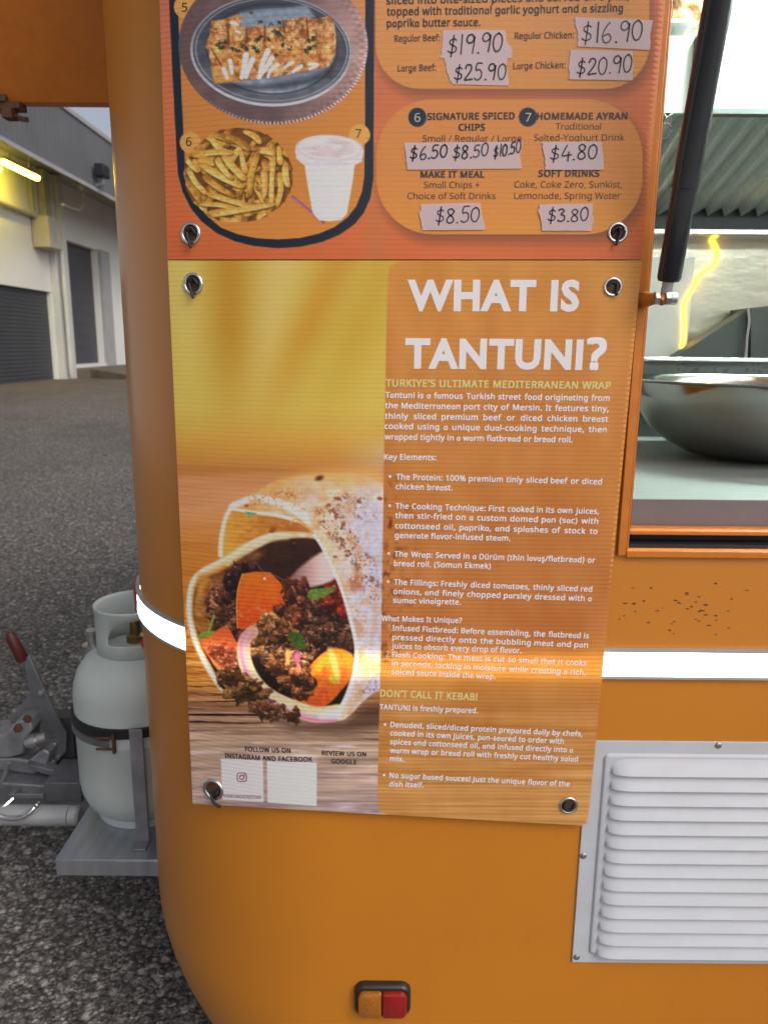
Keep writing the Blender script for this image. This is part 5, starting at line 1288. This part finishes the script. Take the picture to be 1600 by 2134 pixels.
# camera glyph in the middle of the left card
gl = MB(); gc = (504.5, 1619.5)
def pxs(pts): return [PI.px(*p) for p in pts]
def arc(cx, cy, r, n=20, a0=0, a1=360): return [(cx+r*math.cos(math.radians(a0+(a1-a0)*k/n)), cy+r*math.sin(math.radians(a0+(a1-a0)*k/n))) for k in range(n+1)]
sq = rrect(gc[0]-9.5, gc[1]-9, gc[0]+9.5, gc[1]+9, 5); wd_ = np.linalg.norm(PI.px(2.0+504, 1620)-PI.px(504, 1620))
ribbon(gl, PI, pxs(sq+sq[:1]), wd_, .0004); ribbon(gl, PI, pxs(arc(*gc, 4.4)), wd_, .0005); ribbon(gl, PI, pxs(arc(gc[0]+5.2, gc[1]-5, .7, 8)), wd_, .0006)
text_part(gl, 'camera_emblem', m_ptext, info)

# ------------------------------------------------------------------ eyelets and cable ties
def eyelet(plane, x, y, root, r=21):
    c = plane.px(x, y); R = np.linalg.norm(plane.px(x+r, y)-c); rows_ = []
    prof = [(1.0, .0003), (.98, .0016), (.90, .0026), (.80, .0026), (.70, .0018), (.64, .0004), (.62, -.003)]
    for (f, h) in prof:
        rows_.append([plane.at(c+R*f*np.array([math.cos(2*math.pi*k/32), math.sin(2*math.pi*k/32)]), h) for k in range(33)])
    b_ = MB(); b_.grid(rows_); e = b_.build('eyelet', m_chrome, root, angle=60)
    b2 = MB(); b2.add([plane.at(c+R*.66*np.array([math.cos(2*math.pi*k/32), math.sin(2*math.pi*k/32)]), .0002) for k in range(32)], [list(range(32))]); b2.build('hole', m_hole, e, angle=None)
    return c, R
m_hole = mat('eyelet_hole', (.06, .022, .006), .7, 0, .3, ns=200)
TIES = [(PM, 398, 487, menu, 0, 'black cable tie in the left eyelet of the upper menu sign'), (PM, 1286, 485, menu, 1, 'black cable tie in the right eyelet of the upper menu sign'),
        (PI, 403, 592, info, 0, 'black cable tie in the top left eyelet beside the yellow backdrop'), (PI, 1276, 598, info, 3, 'black cable tie in the top right eyelet beside the white heading'),
        (PI, 445, 1645, info, 2, 'black cable tie in the bottom left eyelet beside the white card'), (PI, 1184, 1678, info, 4, 'black cable tie in the bottom right eyelet by the vent cover')]
for (pln, x, y, root, kind, lab) in TIES:
    c, R = eyelet(pln, x, y, root, 21 if kind < 3 else 20)
    def q(dx, dy, h): return pln.at(c+R/21*0+np.array([dx, -dy])*R/21, h)
    b_ = MB()
    if kind in (0, 1):
        s_ = 1 if kind == 0 else -1
        b_.tube(cat_rom([q(-7*s_, -4, .0002), q(-5*s_, -9, .0022), q(2*s_, -10, .003), q(9*s_, -3, .0025), q(11*s_, 3, .0002)], 5), R*.13, 8)
        b_.tube(cat_rom([q(-3*s_, -9, .003), q(-4*s_, 2, .0045), q(0, 14, .0055), q(4*s_, 26, .006)], 5), R*.14, 8); b_.tube([q(-6*s_, -7, .0035), q(1*s_, -7, .0042)], R*.22, 8)
    elif kind == 3:
        b_.tube(cat_rom([q(7, -9, .0003), q(9, 0, .003), q(7, 12, .004), q(9, 18, .0042)], 5), R*.15, 8); b_.tube(cat_rom([q(7, -7, .0002), q(-4, -10, .0005), q(-10, -2, .0003)], 5), R*.12, 8)
    elif kind == 2:
        b_.tube(cat_rom([q(-9, 4, .0002), q(-2, 8, .0025), q(8, 6, .0035), q(10, -2, .0015)], 5), R*.16, 8); b_.tube(cat_rom([q(-2, 6, .0035), q(2, 18, .006), q(8, 24, .0065), q(17, 28, .006)], 5), R*.14, 8)
    else:
        b_.tube(cat_rom([q(-8, -9, .0003), q(-10, 3, .0016), q(-3, 12, .002), (q(8, 8, .0016)), q(11, -3, .0003)], 5), R*.14, 8)
    o = b_.build('cable_tie', m_black, None); put(o, label=lab, cat='cable tie', group='black cable ties holding the signs')

# ------------------------------------------------------------------ handwritten price tapes
GL = {'1': [[(.15, .05), (.16, .5), (.17, .98)]], '9': [[(.5, .72), (.36, .95), (.14, .9), (.08, .68), (.22, .54), (.42, .62), (.5, .8)], [(.5, .84), (.48, .45), (.42, .02)]],
 '0': [[(.34, .96), (.12, .8), (.06, .4), (.2, .06), (.42, .1), (.54, .45), (.5, .8), (.32, .97)]], '$': [[(.5, .76), (.36, .84), (.16, .76), (.16, .6), (.34, .5), (.5, .38), (.46, .2), (.24, .14), (.06, .24)], [(.34, 1.02), (.3, .5), (.24, -.06)]],
 '2': [[(.08, .74), (.18, .93), (.4, .92), (.46, .7), (.3, .4), (.05, .06), (.3, .07), (.54, .08)]], '5': [[(.52, .94), (.2, .92), (.14, .56), (.34, .6), (.5, .42), (.46, .14), (.24, .02), (.05, .12)]],
 '6': [[(.42, .96), (.2, .7), (.08, .34), (.18, .06), (.4, .06), (.5, .26), (.36, .44), (.14, .34)]], '8': [[(.48, .8), (.32, .96), (.12, .84), (.18, .62), (.42, .4), (.48, .16), (.28, .02), (.08, .16), (.16, .42), (.42, .62), (.48, .8)]],
 '4': [[(.3, .98), (.12, .6), (.04, .34), (.3, .36), (.58, .38)], [(.42, .56), (.4, .3), (.38, .0)]], '3': [[(.08, .86), (.28, .96), (.44, .8), (.24, .56), (.46, .44), (.48, .16), (.24, .02), (.05, .12)]], '.': [[(.1, .02), (.13, .04), (.16, .02)]]}
ADV = {'1': .34, '.': .26, '$': .66}
m_tape = plastic('paper_tape', (.64, .50, .51), .25)
m_pen = plastic('marker_ink', (.020, .012, .030), .0)
TP = [('menu price 19.90', [(408,160),(560,157),(725,158),(740,215),(768,265),(762,305),(600,303),(395,303),(400,250)], [('$19.90', 425, 292, 712, 268, 108, 1.0)], 'torn paper tape reading $19.90 beside the words Regular Beef'),
 ('b', [(413,300),(600,299),(740,297),(735,350),(750,447),(600,444),(455,440),(430,380)], [('$25.90', 462, 425, 730, 415, 92, 1)], 'torn paper tape reading $25.90 beside the words Large Beef'),
 ('c', [(1090,92),(1300,98),(1497,108),(1490,135),(1480,262),(1300,252),(1105,243),(1108,200)], [('$16.90', 1122, 232, 1438, 216, 108, 1)], 'paper tape reading $16.90 beside the words Regular Chicken'),
 ('d', [(1070,262),(1240,264),(1395,268),(1393,420),(1200,417),(1065,415),(1060,340)], [('$20.90', 1098, 402, 1385, 378, 96, 1)], 'paper tape reading $20.90 beside the words Large Chicken'),
 ('e', [(207,745),(500,742),(820,740),(805,800),(815,880),(500,882),(222,885),(215,820)], [('$6.50', 233, 840, 425, 822, 72, 1), ('$8.50', 455, 836, 638, 814, 72, 1), ('$10.50', 665, 828, 808, 796, 66, 1)], 'long paper tape with three handwritten prices under the spiced chips'),
 ('f', [(920,742),(1080,741),(1230,740),(1235,800),(1243,885),(1100,886),(940,885),(935,820)], [('$4.80', 960, 845, 1202, 830, 84, 1)], 'paper tape reading $4.80 under the yoghurt drink'),
 ('g', [(295,1065),(450,1060),(600,1058),(605,1110),(625,1197),(460,1199),(300,1200),(285,1115)], [('$8.50', 362, 1170, 592, 1158, 86, 1)], 'paper tape reading $8.50 under the words Choice of Soft Drinks'),
 ('h', [(910,1065),(1050,1063),(1187,1062),(1180,1110),(1190,1150),(1178,1203),(1050,1203),(925,1203),(903,1100)], [('$3.80', 945, 1160, 1158, 1154, 74, 1)], 'paper tape reading $3.80 under the words Lemonade, Spring Water')]
rt = random.Random(4)
for ti, (_, poly_, texts, lab) in enumerate(TP):
    pts = []
    n = len(poly_)
    for i in range(n):
        a, b_ = poly_[i], poly_[(i+1) % n]
        vert = abs(b_[1]-a[1]) > abs(b_[0]-a[0]); k_ = 6 if vert else 3
        for k in range(k_):
            t = k/k_; j = rt.uniform(-3.5, 3.5) if vert else rt.uniform(-.8, .8)
            pts.append((760+(a[0]+(b_[0]-a[0])*t+(j if vert else 0))/2.5, (a[1]+(b_[1]-a[1])*t+(0 if vert else j))/2.5))
    b2 = MB(); hh = .0007+.00012*ti
    v = [PM.at(PM.px(*p), hh) for p in pts]; b2.add(v, [list(range(len(v)))])
    o = b2.build('price_tape', m_tape, None, angle=None); put(o, label=lab, cat='price label', group='paper price tapes on the menu sign')
    b3 = MB()
    for (t, x0, y0, x1, y1, hpx, _) in texts:
        tot = sum(ADV.get(ch, .62) for ch in t)-.08; x = 0
        for ch in t:
            jx, jy, js = rt.uniform(-.02, .02), rt.uniform(-.03, .03), rt.uniform(.92, 1.06)
            for stx in GL[ch]:
                P = cat_rom(stx, 5)
                pp_ = []
                for (u, v_) in P:
                    f = (x+u+jx)/tot; X_ = x0+(x1-x0)*f+v_*hpx*.06; Y_ = y0+(y1-y0)*f-(v_*js+jy)*hpx
                    pp_.append(PM.px(760+X_/2.5, Y_/2.5))
                ribbon(b3, PM, pp_, .0017*rt.uniform(.85, 1.2), hh+.0003)
            x += ADV.get(ch, .62)
    b3.build('handwriting', m_pen, o, angle=None)
